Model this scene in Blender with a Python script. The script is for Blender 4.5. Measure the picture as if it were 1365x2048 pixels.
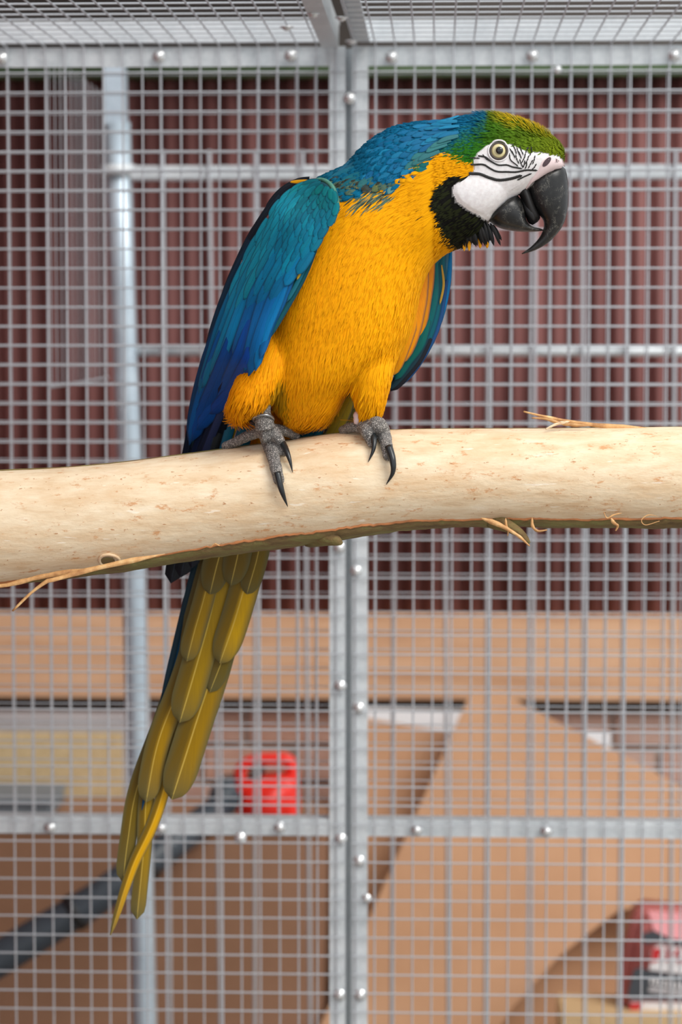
import bpy, bmesh, math, random
import numpy as np
from mathutils import Vector, Matrix, Euler, noise
from mathutils.bvhtree import BVHTree

random.seed(7); rng = np.random.default_rng(7)
scene = bpy.context.scene
col = scene.collection
for o in list(bpy.data.objects):
    bpy.data.objects.remove(o)

# ------------------------------------------------------------------ camera
F = 4800.0                                   # focal length in pixels of a 1365 x 2048 frame
CAM = Vector((0.0, 0.0, 1.55))
ROT = Euler((math.radians(90 - 4.45), 0.0, math.radians(2.33))).to_matrix()
cd = bpy.data.cameras.new('camera')
cd.sensor_fit = 'VERTICAL'; cd.sensor_height = 36.0; cd.sensor_width = 24.0
cd.lens = F / 2048.0 * 36.0
cd.clip_start = 0.05; cd.clip_end = 200
cd.dof.use_dof = True; cd.dof.focus_distance = 2.37; cd.dof.aperture_fstop = 4.6
cam = bpy.data.objects.new('camera', cd); col.objects.link(cam)
cam.location = CAM; cam.rotation_euler = ROT.to_euler()
scene.camera = cam

# ------------------------------------------------------------------ sky, sun, exposure
world = bpy.data.worlds.new('overcast_sky'); scene.world = world
world.use_nodes = True
bg = world.node_tree.nodes['Background']
bg.inputs['Color'].default_value = (0.93, 0.965, 1.0, 1); bg.inputs['Strength'].default_value = 1.1
sl = bpy.data.lights.new('sun', 'SUN'); sl.energy = 2.5; sl.angle = math.radians(32); sl.color = (1.0, 0.965, 0.91)
sun = bpy.data.objects.new('sun', sl); col.objects.link(sun)
sun.rotation_euler = Vector((-0.62, 0.62, -0.82)).to_track_quat('-Z', 'Y').to_euler()
scene.view_settings.view_transform = 'Standard'; scene.view_settings.look = 'None'
scene.view_settings.gamma = 1.0; scene.view_settings.use_curve_mapping = False
scene.view_settings.exposure = 0.1

# ------------------------------------------------------------------ helpers
def P(px, py, Y):
    """point of the world at depth Y that the photograph shows at (px, py)"""
    d = ROT @ Vector(((px - 682.5) / F, -(py - 1024.0) / F, -1.0))
    return CAM + d * (Y / d.y)
def ray(px, py):
    return (ROT @ Vector(((px - 682.5) / F, -(py - 1024.0) / F, -1.0))).normalized()
ROTn = np.array(ROT)
def proj(v):
    """(n,3) array -> (n,2) photograph coordinates"""
    c = (np.asarray(v) - np.array(CAM)) @ ROTn
    return np.stack([682.5 + F * c[:, 0] / -c[:, 2], 1024.0 - F * c[:, 1] / -c[:, 2]], 1)
PX = 2.4 / F                                  # metres per pixel at the bird

def srgb(r, g, b):
    f = lambda c: (c / 12.92 if c <= 0.04045 else ((c + 0.055) / 1.055) ** 2.4)
    return (f(r / 255), f(g / 255), f(b / 255), 1.0)

def link(o, parent=None):
    col.objects.link(o)
    if parent is not None:
        o.parent = parent
        o.matrix_parent_inverse = Matrix.Translation(-wloc(parent))
    return o
def wloc(o):
    return Vector(o.get('_w', (0, 0, 0)))
def mesh_obj(name, verts, faces, m, parent=None, smooth=True):
    me = bpy.data.meshes.new(name)
    me.from_pydata([tuple(v) for v in verts], [], [tuple(f) for f in faces]); me.update()
    if m: me.materials.append(m)
    if smooth: me.polygons.foreach_set('use_smooth', [True] * len(me.polygons))
    return link(bpy.data.objects.new(name, me), parent)
def thing(name, loc, label, cat, group=None):
    o = bpy.data.objects.new(name, None); o.empty_display_size = 0.05
    o.location = loc; o['_w'] = tuple(loc)
    col.objects.link(o)
    return tag(o, label, cat, group)
def tag(o, label, cat, group=None):
    o['label'] = label; o['category'] = cat
    if group: o['group'] = group
    return o
def structure(o, label=None):
    o['kind'] = 'structure'
    if label: o['label'] = label
    return o

class MB:
    def __init__(s): s.v = []; s.f = []
    def add(s, v, f):
        b = len(s.v); s.v += [tuple(x) for x in v]; s.f += [tuple(i + b for i in q) for q in f]; return s
    def box(s, x0, x1, y0, y1, z0, z1):
        v = [(x, y, z) for x in (x0, x1) for y in (y0, y1) for z in (z0, z1)]
        return s.add(v, [(0, 1, 3, 2), (4, 6, 7, 5), (0, 4, 5, 1), (2, 3, 7, 6), (0, 2, 6, 4), (1, 5, 7, 3)])
    def tube(s, pts, rad, n=10, cap=True):
        pts = [Vector(p) for p in pts]
        rad = rad if hasattr(rad, '__len__') else [rad] * len(pts)
        t0 = (pts[1] - pts[0]).normalized()
        a = t0.orthogonal().normalized(); v = []; prev = t0
        for i, p in enumerate(pts):
            t = (pts[min(i + 1, len(pts) - 1)] - pts[max(i - 1, 0)]).normalized()
            q = prev.rotation_difference(t); a = (q @ a).normalized(); prev = t
            b = t.cross(a)
            for k in range(n):
                th = 2 * math.pi * k / n
                v.append(p + (a * math.cos(th) + b * math.sin(th)) * rad[i])
        f = [(i * n + k, i * n + (k + 1) % n, (i + 1) * n + (k + 1) % n, (i + 1) * n + k) for i in range(len(pts) - 1) for k in range(n)]
        if cap:
            f.append(tuple(range(n))[::-1]); f.append(tuple((len(pts) - 1) * n + k for k in range(n)))
        return s.add(v, f)
    def loft(s, rings):
        n = len(rings[0]); v = [p for r in rings for p in r]
        f = [(i * n + k, i * n + (k + 1) % n, (i + 1) * n + (k + 1) % n, (i + 1) * n + k) for i in range(len(rings) - 1) for k in range(n)]
        f.append(tuple(range(n))[::-1]); f.append(tuple((len(rings) - 1) * n + k for k in range(n)))
        return s.add(v, f)
    def build(s, name, m, parent=None, smooth=True):
        return mesh_obj(name, s.v, s.f, m, parent, smooth)
def fix_normals(o):
    bm = bmesh.new(); bm.from_mesh(o.data); bmesh.ops.recalc_face_normals(bm, faces=bm.faces); bm.to_mesh(o.data); bm.free()
    return o
def bevel(o, w, seg=2):
    bm = bmesh.new(); bm.from_mesh(o.data)
    bmesh.ops.remove_doubles(bm, verts=bm.verts, dist=1e-6)
    bmesh.ops.recalc_face_normals(bm, faces=bm.faces)
    bmesh.ops.bevel(bm, geom=bm.edges[:], offset=w, segments=seg, affect='EDGES', clamp_overlap=True)
    bm.to_mesh(o.data); bm.free(); return o
def catmull(pts, n):
    pts = [np.array(p, float) for p in pts]
    ext = [2 * pts[0] - pts[1]] + pts + [2 * pts[-1] - pts[-2]]
    L = np.cumsum([0] + [np.linalg.norm(pts[i + 1] - pts[i]) for i in range(len(pts) - 1)]); out = []
    for s in np.linspace(0, L[-1], n):
        i = min(max(np.searchsorted(L, s, side='right') - 1, 0), len(pts) - 2)
        t = (s - L[i]) / max(L[i + 1] - L[i], 1e-9)
        p0, p1, p2, p3 = ext[i:i + 4]
        out.append(0.5 * (2 * p1 + (p2 - p0) * t + (2 * p0 - 5 * p1 + 4 * p2 - p3) * t * t + (3 * p1 - p0 - 3 * p2 + p3) * t ** 3))
    return out
def voxel(o, size, smooth_iter=4):
    """one continuous skin out of overlapping closed shells"""
    m = o.modifiers.new('r', 'REMESH'); m.mode = 'VOXEL'; m.voxel_size = size; m.use_smooth_shade = True
    if smooth_iter:
        s = o.modifiers.new('s', 'SMOOTH'); s.iterations = smooth_iter; s.factor = 0.5
    dg = bpy.context.evaluated_depsgraph_get(); dg.update()
    me = bpy.data.meshes.new_from_object(o.evaluated_get(dg), depsgraph=dg)
    old = o.data; o.modifiers.clear(); o.data = me; bpy.data.meshes.remove(old)
    me.polygons.foreach_set('use_smooth', [True] * len(me.polygons))
    return o
def bvh_of(o):
    me = o.data
    return BVHTree.FromPolygons([v.co.copy() for v in me.vertices], [tuple(p.vertices) for p in me.polygons])
def in_poly(p, poly):
    x, y = p[:, 0], p[:, 1]; r = np.zeros(len(p), bool); n = len(poly)
    for i in range(n):
        x0, y0 = poly[i]; x1, y1 = poly[(i + 1) % n]
        c = ((y0 > y) != (y1 > y)) & (x < (x1 - x0) * (y - y0) / ((y1 - y0) or 1e-9) + x0)
        r ^= c
    return r

# ------------------------------------------------------------------ materials
class Mat:
    def __init__(s, name, rough=0.6, metal=0.0, spec=0.5):
        s.m = bpy.data.materials.new(name); s.m.use_nodes = True; s.nt = s.m.node_tree
        s.b = s.nt.nodes['Principled BSDF']
        s.b.inputs['Roughness'].default_value = rough; s.b.inputs['Metallic'].default_value = metal
        s.b.inputs['Specular IOR Level'].default_value = spec
    def n(s, t, **kw):
        x = s.nt.nodes.new(t)
        for k, v in kw.items():
            if k.startswith('_'): setattr(x, k[1:], v)
            else: x.inputs[k.replace('__', ' ')].default_value = v
        return x
    def l(s, a, b): s.nt.links.new(a, b)
    def coord(s, scale=(1, 1, 1), kind='Object', rot=(0, 0, 0)):
        c = s.n('ShaderNodeTexCoord'); mp = s.n('ShaderNodeMapping')
        mp.inputs['Scale'].default_value = scale; mp.inputs['Rotation'].default_value = rot
        s.l(c.outputs[kind], mp.inputs['Vector']); return mp.outputs[0]
    def noise(s, vec, scale, detail=4, rough=0.6):
        x = s.n('ShaderNodeTexNoise', Scale=scale, Detail=detail, Roughness=rough)
        s.l(vec, x.inputs['Vector']); return x.outputs['Fac']
    def ramp(s, fac, stops, interp='LINEAR'):
        r = s.n('ShaderNodeValToRGB'); r.color_ramp.interpolation = interp; e = r.color_ramp.elements
        while len(e) < len(stops): e.new(0.5)
        for i, (p, c) in enumerate(stops): e[i].position = p; e[i].color = c if len(c) == 4 else (*c, 1)
        s.l(fac, r.inputs[0]); return r.outputs[0]
    def mix(s, fac, a, b, mode='MIX'):
        x = s.n('ShaderNodeMix', _data_type='RGBA', _blend_type=mode)
        for sock, v in ((0, fac), (6, a), (7, b)):
            if hasattr(v, 'is_linked'): s.l(v, x.inputs[sock])
            else: x.inputs[sock].default_value = v
        return x.outputs[2]
    def math(s, op, a, b=0.0, clamp=False):
        x = s.n('ShaderNodeMath', _operation=op, _use_clamp=clamp)
        for i, v in enumerate((a, b)):
            if hasattr(v, 'is_linked'): s.l(v, x.inputs[i])
            else: x.inputs[i].default_value = v
        return x.outputs[0]
    def color(s, c):
        if hasattr(c, 'is_linked'): s.l(c, s.b.inputs['Base Color'])
        else: s.b.inputs['Base Color'].default_value = c
        return s
    def bump(s, h, strength=0.3, dist=0.001):
        x = s.n('ShaderNodeBump', Strength=strength, Distance=dist); s.l(h, x.inputs['Height'])
        s.l(x.outputs[0], s.b.inputs['Normal']); return s

def simple(name, c, rough=0.6, metal=0.0, var=0.12, scale=20, spec=0.5):
    m = Mat(name, rough, metal, spec)
    n = m.noise(m.coord(), scale)
    d = tuple(x * (1 - var) for x in c[:3]) + (1,); e = tuple(min(1, x * (1 + var)) for x in c[:3]) + (1,)
    m.color(m.ramp(n, [(0.3, d), (0.7, e)]))
    return m

def galv(name, lo, hi, metal=0.7, rough=0.38):
    m = Mat(name, rough, metal)
    c = m.coord()
    v = m.n('ShaderNodeTexVoronoi', Scale=220.0); m.l(c, v.inputs['Vector'])
    n = m.noise(c, 14, 5)
    k = m.mix(0.2, n, v.outputs['Color'])
    m.color(m.ramp(k, [(0.25, lo), (0.75, hi)]))
    m.l(m.math('ADD', m.math('MULTIPLY', n, 0.25), rough - 0.12), m.b.inputs['Roughness'])
    return m.m
M = {}
M['galv'] = galv('galvanised_frame', srgb(184, 191, 195), srgb(220, 224, 226), 0.2, 0.34)
M['wire'] = galv('galvanised_wire', srgb(168, 172, 178), srgb(212, 215, 219), 0.5, 0.36)
M['bolt'] = galv('zinc_bolt', srgb(205, 208, 210), srgb(240, 240, 240), 0.75, 0.25)
M['tube'] = galv('galvanised_tube', srgb(176, 192, 204), srgb(206, 220, 230), 0.45, 0.4)

m = Mat('red_corrugated', 0.62); c = m.coord((6, 6, 0.6))
m.color(m.ramp(m.noise(c, 1.6, 6), [(0.3, srgb(104, 60, 57)), (0.7, srgb(134, 85, 81))])); M['corr'] = m.m
m = Mat('pale_plank', 0.65); c = m.coord((0.7, 6, 12))
m.color(m.ramp(m.noise(c, 4, 7, 0.65), [(0.3, srgb(184, 138, 104)), (0.5, srgb(206, 162, 126)), (0.72, srgb(222, 182, 148))])); M['plank'] = m.m
M['green'] = simple('green_painted_board', srgb(74, 96, 62), 0.7, var=0.25, scale=6).m
M['soffit'] = simple('weathered_board', srgb(74, 67, 62), 0.75, var=0.2, scale=5).m
m = Mat('brick', 0.85); oi = m.n('ShaderNodeObjectInfo')
b0 = m.ramp(oi.outputs['Random'], [(0.0, srgb(168, 112, 92)), (0.35, srgb(205, 140, 108)), (0.6, srgb(176, 140, 128)), (0.8, srgb(190, 150, 134)), (1.0, srgb(160, 100, 84))])
m.color(m.mix(m.noise(m.coord(), 28, 6), b0, srgb(196, 170, 156))); m.bump(m.noise(m.coord(), 60), 0.4, 0.004); M['brick'] = m.m
M['mortar'] = simple('mortar', srgb(168, 152, 142), 0.9, var=0.15, scale=30).m
m = Mat('cardboard', 0.75); c = m.coord()
m.color(m.ramp(m.noise(c, 5, 6), [(0.3, srgb(182, 136, 100)), (0.7, srgb(197, 152, 116))])); M['card'] = m.m
m = Mat('cardboard_brown', 0.75); c = m.coord()
m.color(m.ramp(m.noise(c, 5, 6), [(0.3, srgb(140, 102, 76)), (0.7, srgb(156, 116, 90))])); M['card2'] = m.m
M['white'] = simple('white_board', srgb(232, 232, 234), 0.6, var=0.04).m
m = Mat('chipboard', 0.8); v = m.n('ShaderNodeTexVoronoi', Scale=160.0); m.l(m.coord(), v.inputs['Vector'])
m.color(m.mix(m.noise(m.coord(), 6), m.ramp(v.outputs['Color'], [(0.2, srgb(190, 165, 120)), (0.8, srgb(222, 200, 158))]), srgb(205, 182, 140))); M['chip'] = m.m
M['greystone'] = simple('grey_slab', srgb(172, 168, 170), 0.8, var=0.12, scale=12).m
M['greyplastic'] = simple('grey_plastic', srgb(118, 128, 136), 0.5, var=0.06).m
M['redplastic'] = simple('red_plastic', srgb(238, 44, 30), 0.35, var=0.05).m
M['blackplastic'] = simple('black_plastic', srgb(58, 66, 74), 0.42, var=0.1).m
M['black'] = simple('black_rubber', srgb(26, 26, 28), 0.5, var=0.1).m
M['pink'] = simple('pink_print', srgb(248, 168, 172), 0.4, var=0.05).m
M['bagdark'] = simple('bag_dark', srgb(64, 68, 74), 0.45, var=0.2).m
M['bagred'] = simple('bag_red', srgb(196, 40, 44), 0.45, var=0.1).m
M['bagwhite'] = simple('bag_white', srgb(226, 222, 222), 0.45, var=0.05).m
M['bagside'] = simple('bag_side', srgb(176, 96, 90), 0.5, var=0.15, scale=30).m
M['batten'] = simple('pale_batten', srgb(204, 172, 128), 0.7, var=0.12, scale=14).m
M['floor'] = simple('concrete_floor', srgb(150, 146, 140), 0.85, var=0.2, scale=3).m

# ------------------------------------------------------------------ setting
WY = 4.55
fl = MB().box(-6, 6, -4, 6, -0.1, 0.0).build('floor', M['floor'], smooth=False); structure(fl, 'grey concrete yard floor under the cage')
z_top = P(700, 152, WY).z; z_bot = P(700, 1231, WY).z
mb = MB(); xs = np.arange(-1.9, 1.9, 0.0047); prof = [(x, WY + 0.009 * math.tanh(2.2 * math.sin(2 * math.pi * x / 0.0385)) / 0.976) for x in xs]
v = []; f = []
for i, (x, y) in enumerate(prof):
    v += [(x, y, z_bot), (x, y, z_top), (x, y + 0.004, z_bot), (x, y + 0.004, z_top)]
    if i:
        a = 4 * (i - 1); b = 4 * i
        f += [(a, b, b + 1, a + 1), (a + 2, a + 3, b + 3, b + 2), (a, a + 2, b + 2, b), (a + 1, b + 1, b + 3, a + 3)]
wall = structure(mesh_obj('wall_back', v, f, M['corr']), 'dark red corrugated metal wall behind the cage')
fix_normals(wall)
structure(MB().box(-1.9, 1.9, WY - 0.05, WY + 0.05, z_top - 0.004, P(700, 131, WY).z).build('trim_1', M['green'], smooth=False), 'green painted board along the top of the red wall')
zz = P(700, 131, WY).z
structure(MB().box(-1.9, 1.9, WY - 0.02, WY + 0.06, zz, zz + 0.5).build('trim_2', M['soffit'], smooth=False), 'weathered grey brown board above the red wall')
structure(MB().box(-2.2, 0.15, 3.55, WY + 0.4, zz + 0.5, zz + 0.57).build('shade_roof', M['soffit'], smooth=False), 'unseen roof slab above the wall, shaped to shade its left part')  # overhang out of view, its extent set to darken the left background
structure(MB().box(-1.10, -1.06, 0.9, WY + 0.1, 0.0, 2.75).build('shade_wall_left', M['corr'], smooth=False), 'unseen dark red side wall added to shade the left background')  # added out of view to cut skylight on the left background
# timber boards under the red sheet
ply = [(1229, 1399)]
zp1 = P(700, 1399, WY).z
for y0, y1 in ply:
    z0 = P(700, y1, WY - 0.03).z; z1 = P(700, y0, WY - 0.03).z
    o = MB().box(-1.9, 1.9, WY - 0.035, WY + 0.02, z0, z1).build('plank', M['plank'], wall, False); bevel(o, 0.003)
base = structure(MB().box(-1.9, 1.9, WY + 0.03, WY + 0.16, 0.0, zp1 + 0.01).build('wall_base', M['mortar'], smooth=False), 'brick base wall below the pale boards')
bl, bh, gap = 0.165, 0.062, 0.011
zr = zp1 - 0.028; row = 0
bme = MB().box(-bl / 2, bl / 2, -0.05, 0.05, -bh / 2, bh / 2).build('brick', M['brick'], base, False); bevel(bme, 0.004)
first = True
while zr > 0.42:
    zr_c = zr - bh / 2; off = 0 if row % 2 else (bl + gap) / 2
    x = -1.25 + off
    while x < 1.0:
        if first: o = bme; first = False
        else:
            o = bme.copy(); link(o, base)
        o.location = (x, WY + 0.07 + random.uniform(-0.003, 0.003), zr_c)
        x += bl + gap
    zr -= bh + gap; row += 1
MBl = structure(MB().box(-1.9, 1.9, WY + 0.02, WY + 0.15, zp1 - 0.02, zp1 - 0.001).build('gap_shade_strip', M['black'], smooth=False), 'black strip standing in for the shaded gap below the pale boards')  # shade of the gap under the boards, put in as a black strip

# ------------------------------------------------------------------ cage
CY = 3.10
cage = thing('aviary_cage', (-0.2, CY, 0), 'galvanised wire mesh aviary cage around the parrot', 'cage')
zroof = P(690, 90, CY).z
xseam = P(697, 600, CY).x
SP = 0.0250
wv = MB().tube([(0, 0, 0), (0, 0, 1)], 1.0, 8).build('wire', M['wire'])
wire_me = wv.data; bpy.data.objects.remove(wv)
def wire(a, b, r, parent, name='wire', mat=None):
    a = Vector(a); b = Vector(b); d = b - a
    o = bpy.data.objects.new(name, wire_me); link(o, parent)
    o.location = a; o.rotation_mode = 'QUATERNION'; o.rotation_quaternion = Vector((0, 0, 1)).rotation_difference(d)
    o.scale = (r, r, d.length); return o
# frames: folded angle profile (front flange + return)
fw = 0.0205
def upright(mb, x0, x1, z0, z1, ret_left):
    mb.box(x0, x1, CY + 0.003, CY + 0.0055, z0, z1)
    if ret_left: mb.box(x0, x0 + 0.0025, CY + 0.0055, CY + 0.032, z0, z1)
    else: mb.box(x1 - 0.0025, x1, CY + 0.0055, CY + 0.032, z0, z1)
def rail(mb, x0, x1, z0, z1, top=True):
    mb.box(x0 + 0.0005, x1 - 0.0005, CY + 0.0058, CY + 0.0083, z0, z1)
    mb.box(x0 + 0.0005, x1 - 0.0005, CY + 0.0083, CY + 0.0335, z1 - 0.0025, z1)
zt1 = zroof - 0.001; zt0 = P(690, 131, CY).z
zm1 = P(690, 1640, CY).z; zm0 = P(690, 1674, CY).z
XL, XR = -1.15, 0.95
xl1 = P(691, 1024, CY).x; xl0 = P(659, 1024, CY).x
xr0 = P(704, 1024, CY).x; xr1 = P(736, 1024, CY).x
frames = []
for (x0, x1, u0, u1, rl) in ((XL, xl1, xl0, xl1, False), (xr0, XR, xr0, xr1, True)):
    mb = MB(); upright(mb, u0, u1, 0.02, zt1, rl)
    e0, e1 = (x0, x0 + fw) if not rl else (x1 - fw, x1)
    upright(mb, e0, e1, 0.02, zt1, not rl)
    rail(mb, x0, x1, zt0, zt1); rail(mb, x0, x1, zm0, zm1); rail(mb, x0, x1, 0.0, 0.03)
    frames.append(mb.build('wall_frame', M['galv'], cage, False))
# recessed strip joining the two uprights
MB().box(xl1 - 0.001, xr0 + 0.001, CY + 0.029, CY + 0.032, 0.02, zt1).build('joint_strip', M['galv'], cage, False)
x_ph = P(905, 1024, CY).x; z_ph = P(850, 1423, CY).z
def series(lo, hi, ph, sp=SP):
    k = math.ceil((lo - ph) / sp); out = []
    while ph + k * sp < hi: out.append(ph + k * sp); k += 1
    return out
R1 = 0.0011
xlim0, xlim1 = P(-60, 1024, CY).x, P(1430, 1024, CY).x
zlo = P(700, 2120, CY).z
for x in series(XL + 0.01, XR - 0.01, x_ph):
    if xl1 + 0.002 < x < xr0 - 0.002: continue
    fr = frames[0] if x < xseam else frames[1]
    if xlim0 < x < xlim1:
        j = random.uniform(-0.0007, 0.0007)
        wire((x + j, CY, zlo - 0.5), (x - j + random.uniform(-0.0005, 0.0005), CY, zroof), R1, fr)
for z in series(zlo, zroof - 0.02, z_ph):
    wire((XL, CY - 0.0022, z + random.uniform(-.0004, .0004)), (xl1, CY - 0.0022, z + random.uniform(-.0004, .0004)), R1, frames[0])
    wire((xr0, CY - 0.0022, z + random.uniform(-.0004, .0004)), (XR, CY - 0.0022, z + random.uniform(-.0004, .0004)), R1, frames[1])
# wires past the picture's edges, joined
for fr, lo, hi in ((frames[0], XL + 0.02, xlim0), (frames[1], xlim1, XR - 0.02)):
    mb = MB()
    for x in series(lo, hi, x_ph): mb.tube([(x, CY, 0.03), (x, CY, zroof)], R1, 6)
    for z in series(0.05, zlo, z_ph): mb.tube([((XL if fr is frames[0] else xr0), CY - 0.0022, z), ((xl1 if fr is frames[0] else XR), CY - 0.0022, z)], R1, 6)
    o = mb.build('outer_mesh', M['wire'], fr); o['kind'] = 'stuff'
# second mesh skin on the rear of the frame, above the cross rail
CY2 = CY + 0.040
for x in series(xlim0, xlim1, x_ph - 0.0045 ):
    if xl0 - 0.004 < x < xr1 + 0.004: continue
    if x > xseam: x += 0.0045
    wire((x, CY2, zm0), (x, CY2, zt0), R1 * 0.72, frames[0] if x < xseam else frames[1])
for z in series(zm1 + 0.008, zt0, z_ph + 0.001):
    wire((XL, CY2 + 0.002, z), (xl0, CY2 + 0.002, z), R1 * 0.72, frames[0])
    wire((xr1, CY2 + 0.002, z), (XR, CY2 + 0.002, z), R1 * 0.72, frames[1])
# roof: two mesh panels with a seam bar
zs = zroof
roof = []
for s, (x0, x1) in enumerate(((XL, xseam - 0.012), (xseam + 0.006, XR))):
    mb = MB()
    mb.box(x0, x1, CY - 0.004, CY + 0.0, zs + 0.003, zs + 0.031)          # upright flange at the rear
    mb.box(x0, x1, CY - 0.002, CY + 0.03, zs + 0.0285, zs + 0.031)
    roof.append(mb.build('roof_frame', M['galv'], cage, False))
mb = MB(); mb.box(xseam - 0.034, xseam - 0.012, 1.6, CY - 0.002, zs - 0.004, zs - 0.0015); mb.box(xseam - 0.0145, xseam - 0.012, 1.6, CY - 0.002, zs - 0.0015, zs + 0.026)
mb.build('seam_bar', M['galv'], roof[0], False)
mb = MB(); mb.box(xseam + 0.006, xseam + 0.028, 1.6, CY - 0.002, zs + 0.003, zs + 0.0055); mb.box(xseam + 0.006, xseam + 0.0085, 1.6, CY - 0.002, zs + 0.0055, zs + 0.03)
mb.build('seam_bar', M['galv'], roof[1], False)
for x in series(xlim0, xlim1, x_ph):
    if xseam - 0.03 < x < xseam + 0.008: continue
    wire((x, 1.6, zs), (x, CY, zs), R1, roof[0] if x < xseam else roof[1])
mbs = [MB(), MB()]
for i, y in enumerate(series(1.6, CY - 0.01, CY - 0.02, 0.046)):
    for s, (x0, x1) in enumerate(((XL, xseam - 0.012), (xseam + 0.006, XR))):
        if y > 2.57: wire((x0, y, zs + 0.0025), (x1, y, zs + 0.0025), R1, roof[s])
        else: mbs[s].tube([(x0, y, zs + 0.0025), (x1, y, zs + 0.0025)], R1, 6)
for s in (0, 1):
    o = mbs[s].build('outer_mesh', M['wire'], roof[s]); o['kind'] = 'stuff'
# bolts: domed head on a washer
def dome(r, h, n=14, rings=5):
    mb = MB(); rr = [[(r * 1.45 * math.cos(2 * math.pi * k / n), 0.0, r * 1.45 * math.sin(2 * math.pi * k / n)) for k in range(n)],
                     [(r * 1.45 * math.cos(2 * math.pi * k / n), -0.0012, r * 1.45 * math.sin(2 * math.pi * k / n)) for k in range(n)]]
    for i in range(rings + 1):
        a = math.pi / 2 * i / (rings + 0.3)
        rr.append([(r * math.cos(a) * math.cos(2 * math.pi * k / n), -0.0012 - h * math.sin(a), r * math.cos(a) * math.sin(2 * math.pi * k / n)) for k in range(n)])
    return mb.loft(rr)
bolt0 = dome(0.0056, 0.0042).build('bolt', M['bolt']); fix_normals(bolt0); bolt_me = bolt0.data; bpy.data.objects.remove(bolt0)
def bolt(px, py, parent, Y=CY - 0.0005, rot=None, s=1.0):
    o = bpy.data.objects.new('bolt', bolt_me); link(o, parent); o.location = P(px, py, Y); o.scale = (s, s, s)
    if rot: o.rotation_euler = rot
for px, py in ((679, 1095), (681, 1372), (682, 1678), (680, 1990), (2, 116), (318, 112), (582, 110), (100, 1655), (322, 1656), (560, 1655)): bolt(px, py, frames[0], s=1.0)
for px, py in ((713, 1142), (718, 1416), (719, 1722), (721, 1990), (700, 196), (784, 114), (1066, 111), (1350, 110), (834, 1660), (1094, 1662)): bolt(px, py, frames[1])
bolt(481, 1676, frames[0], s=1.0); bolt(734, 1797, frames[1], s=0.8); bolt(1116, 139, frames[1], s=0.7)
for px, py, s in ((574, 53, 0), (627, 27, 0)): bolt(px, py, roof[s], Y=P(px, py, 1).y * (zs - 0.004 - CAM.z) / (P(px, py, 1).z - CAM.z), rot=(math.radians(-90 + 180), 0, 0))
for px, py, s in ((684, 34, 1), (704, 81, 1)): bolt(px, py, roof[s], Y=P(px, py, 1).y * (zs - 0.001 - CAM.z) / (P(px, py, 1).z - CAM.z), rot=(math.radians(90), 0, 0))

# ------------------------------------------------------------------ pen behind the cage
pen = thing('wire_pen', (P(270, 1024, 3.74).x, 3.74, 0), 'grey tube and rod pen standing between the cage and the red wall', 'pen')
PY = 3.74
pt = [P(231, 135, PY), P(246, 600, PY), P(268, 1130, PY), P(290, 2040, PY)]
low = pt[3] + (pt[3] - pt[2]) * (pt[3].z / (pt[2].z - pt[3].z))
mb = MB()
def sq(c, h): return [(c.x - h, c.y - h, c.z), (c.x + h, c.y - h, c.z), (c.x + h, c.y + h, c.z), (c.x - h, c.y + h, c.z)]
post = MB().tube([low, pt[3], pt[2], pt[1], P(236, 245, PY)], 0.0195, 18).build('post', M['tube'], pen)
mb = MB().loft([sq(P(234, 250, PY), 0.016), sq(pt[0], 0.016)]); o = mb.build('post_extension', M['tube'], post, False); fix_normals(o)
MB().tube([P(236, 330, PY), P(237, 352, PY)], 0.026, 18).build('clamp', M['galv'], post)
zr1 = P(700, 331, PY).z; zr0 = P(700, 360, PY).z
xp = P(238, 340, PY).x
bevel(MB().box(xp, 0.95, PY - 0.012, PY + 0.012, zr0, zr1).build('top_rail', M['galv'], pen, False), 0.003)
zb1 = P(700, 694, PY).z; zb0 = P(700, 712, PY).z
MB().tube([(xp, PY, (zb0 + zb1) / 2), (0.95, PY, (zb0 + zb1) / 2)], 0.0075, 10).build('middle_rail', M['galv'], pen)
zq = P(700, 2330, PY).z
MB().tube([(xp + 0.03, PY, zq), (0.95, PY, zq)], 0.0075, 10).build('bottom_rail', M['galv'], pen)
k = 0
for px in np.arange(327, 1460, 93.0):
    a = P(px, 302, PY); lean = 0.012 * math.sin(k * 2.3); k += 1
    wire((a.x, PY - 0.014, a.z), (a.x + lean + 0.006, PY - 0.014, zq - 0.02), 0.0032, pen, 'rod')
# its side panel, running towards the cage, seen nearly edge on
xs_ = P(228, 600, PY).x - 0.01
for i, y in enumerate(np.arange(3.19, 3.72, 0.048)):
    zt = P(100, 150, PY).z; zb = P(100, 760, 3.6).z
    wire((xs_, y, zb), (xs_, y, min(zt, zroof)), 0.0007, pen, 'rod')
for z in (P(100, 760, 3.6).z,):
    wire((xs_, 3.17, z), (xs_, PY, z), 0.002, pen, 'rod')

# ------------------------------------------------------------------ stored things behind the cage
def slab_px(pts, Y0, Y1, thick, name, mat_, parent=None):
    """flat sheet leaning on the wall: top edge at depth Y1, bottom edge at depth Y0"""
    ys = [p[1] for p in pts]; lo, hi = max(ys), min(ys)
    fr = []
    for px, py in pts:
        t = (lo - py) / (lo - hi); fr.append(P(px, py, Y0 + (Y1 - Y0) * t))
    n = len(fr); back = [p + Vector((0, thick, 0)) for p in fr]
    o = mesh_obj(name, fr + back, [tuple(range(n)), tuple(range(2 * n - 1, n - 1, -1))] + [(i, i + n, (i + 1) % n + n, (i + 1) % n) for i in range(n)], mat_, parent, False)
    fix_normals(o); return o
def py_floor(Y):
    lo, hi = 1500.0, 4000.0
    for _ in range(40):
        mid = (lo + hi) / 2
        if P(700, mid, Y).z > 0: lo = mid
        else: hi = mid
    return lo
f0 = py_floor(3.98)
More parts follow.
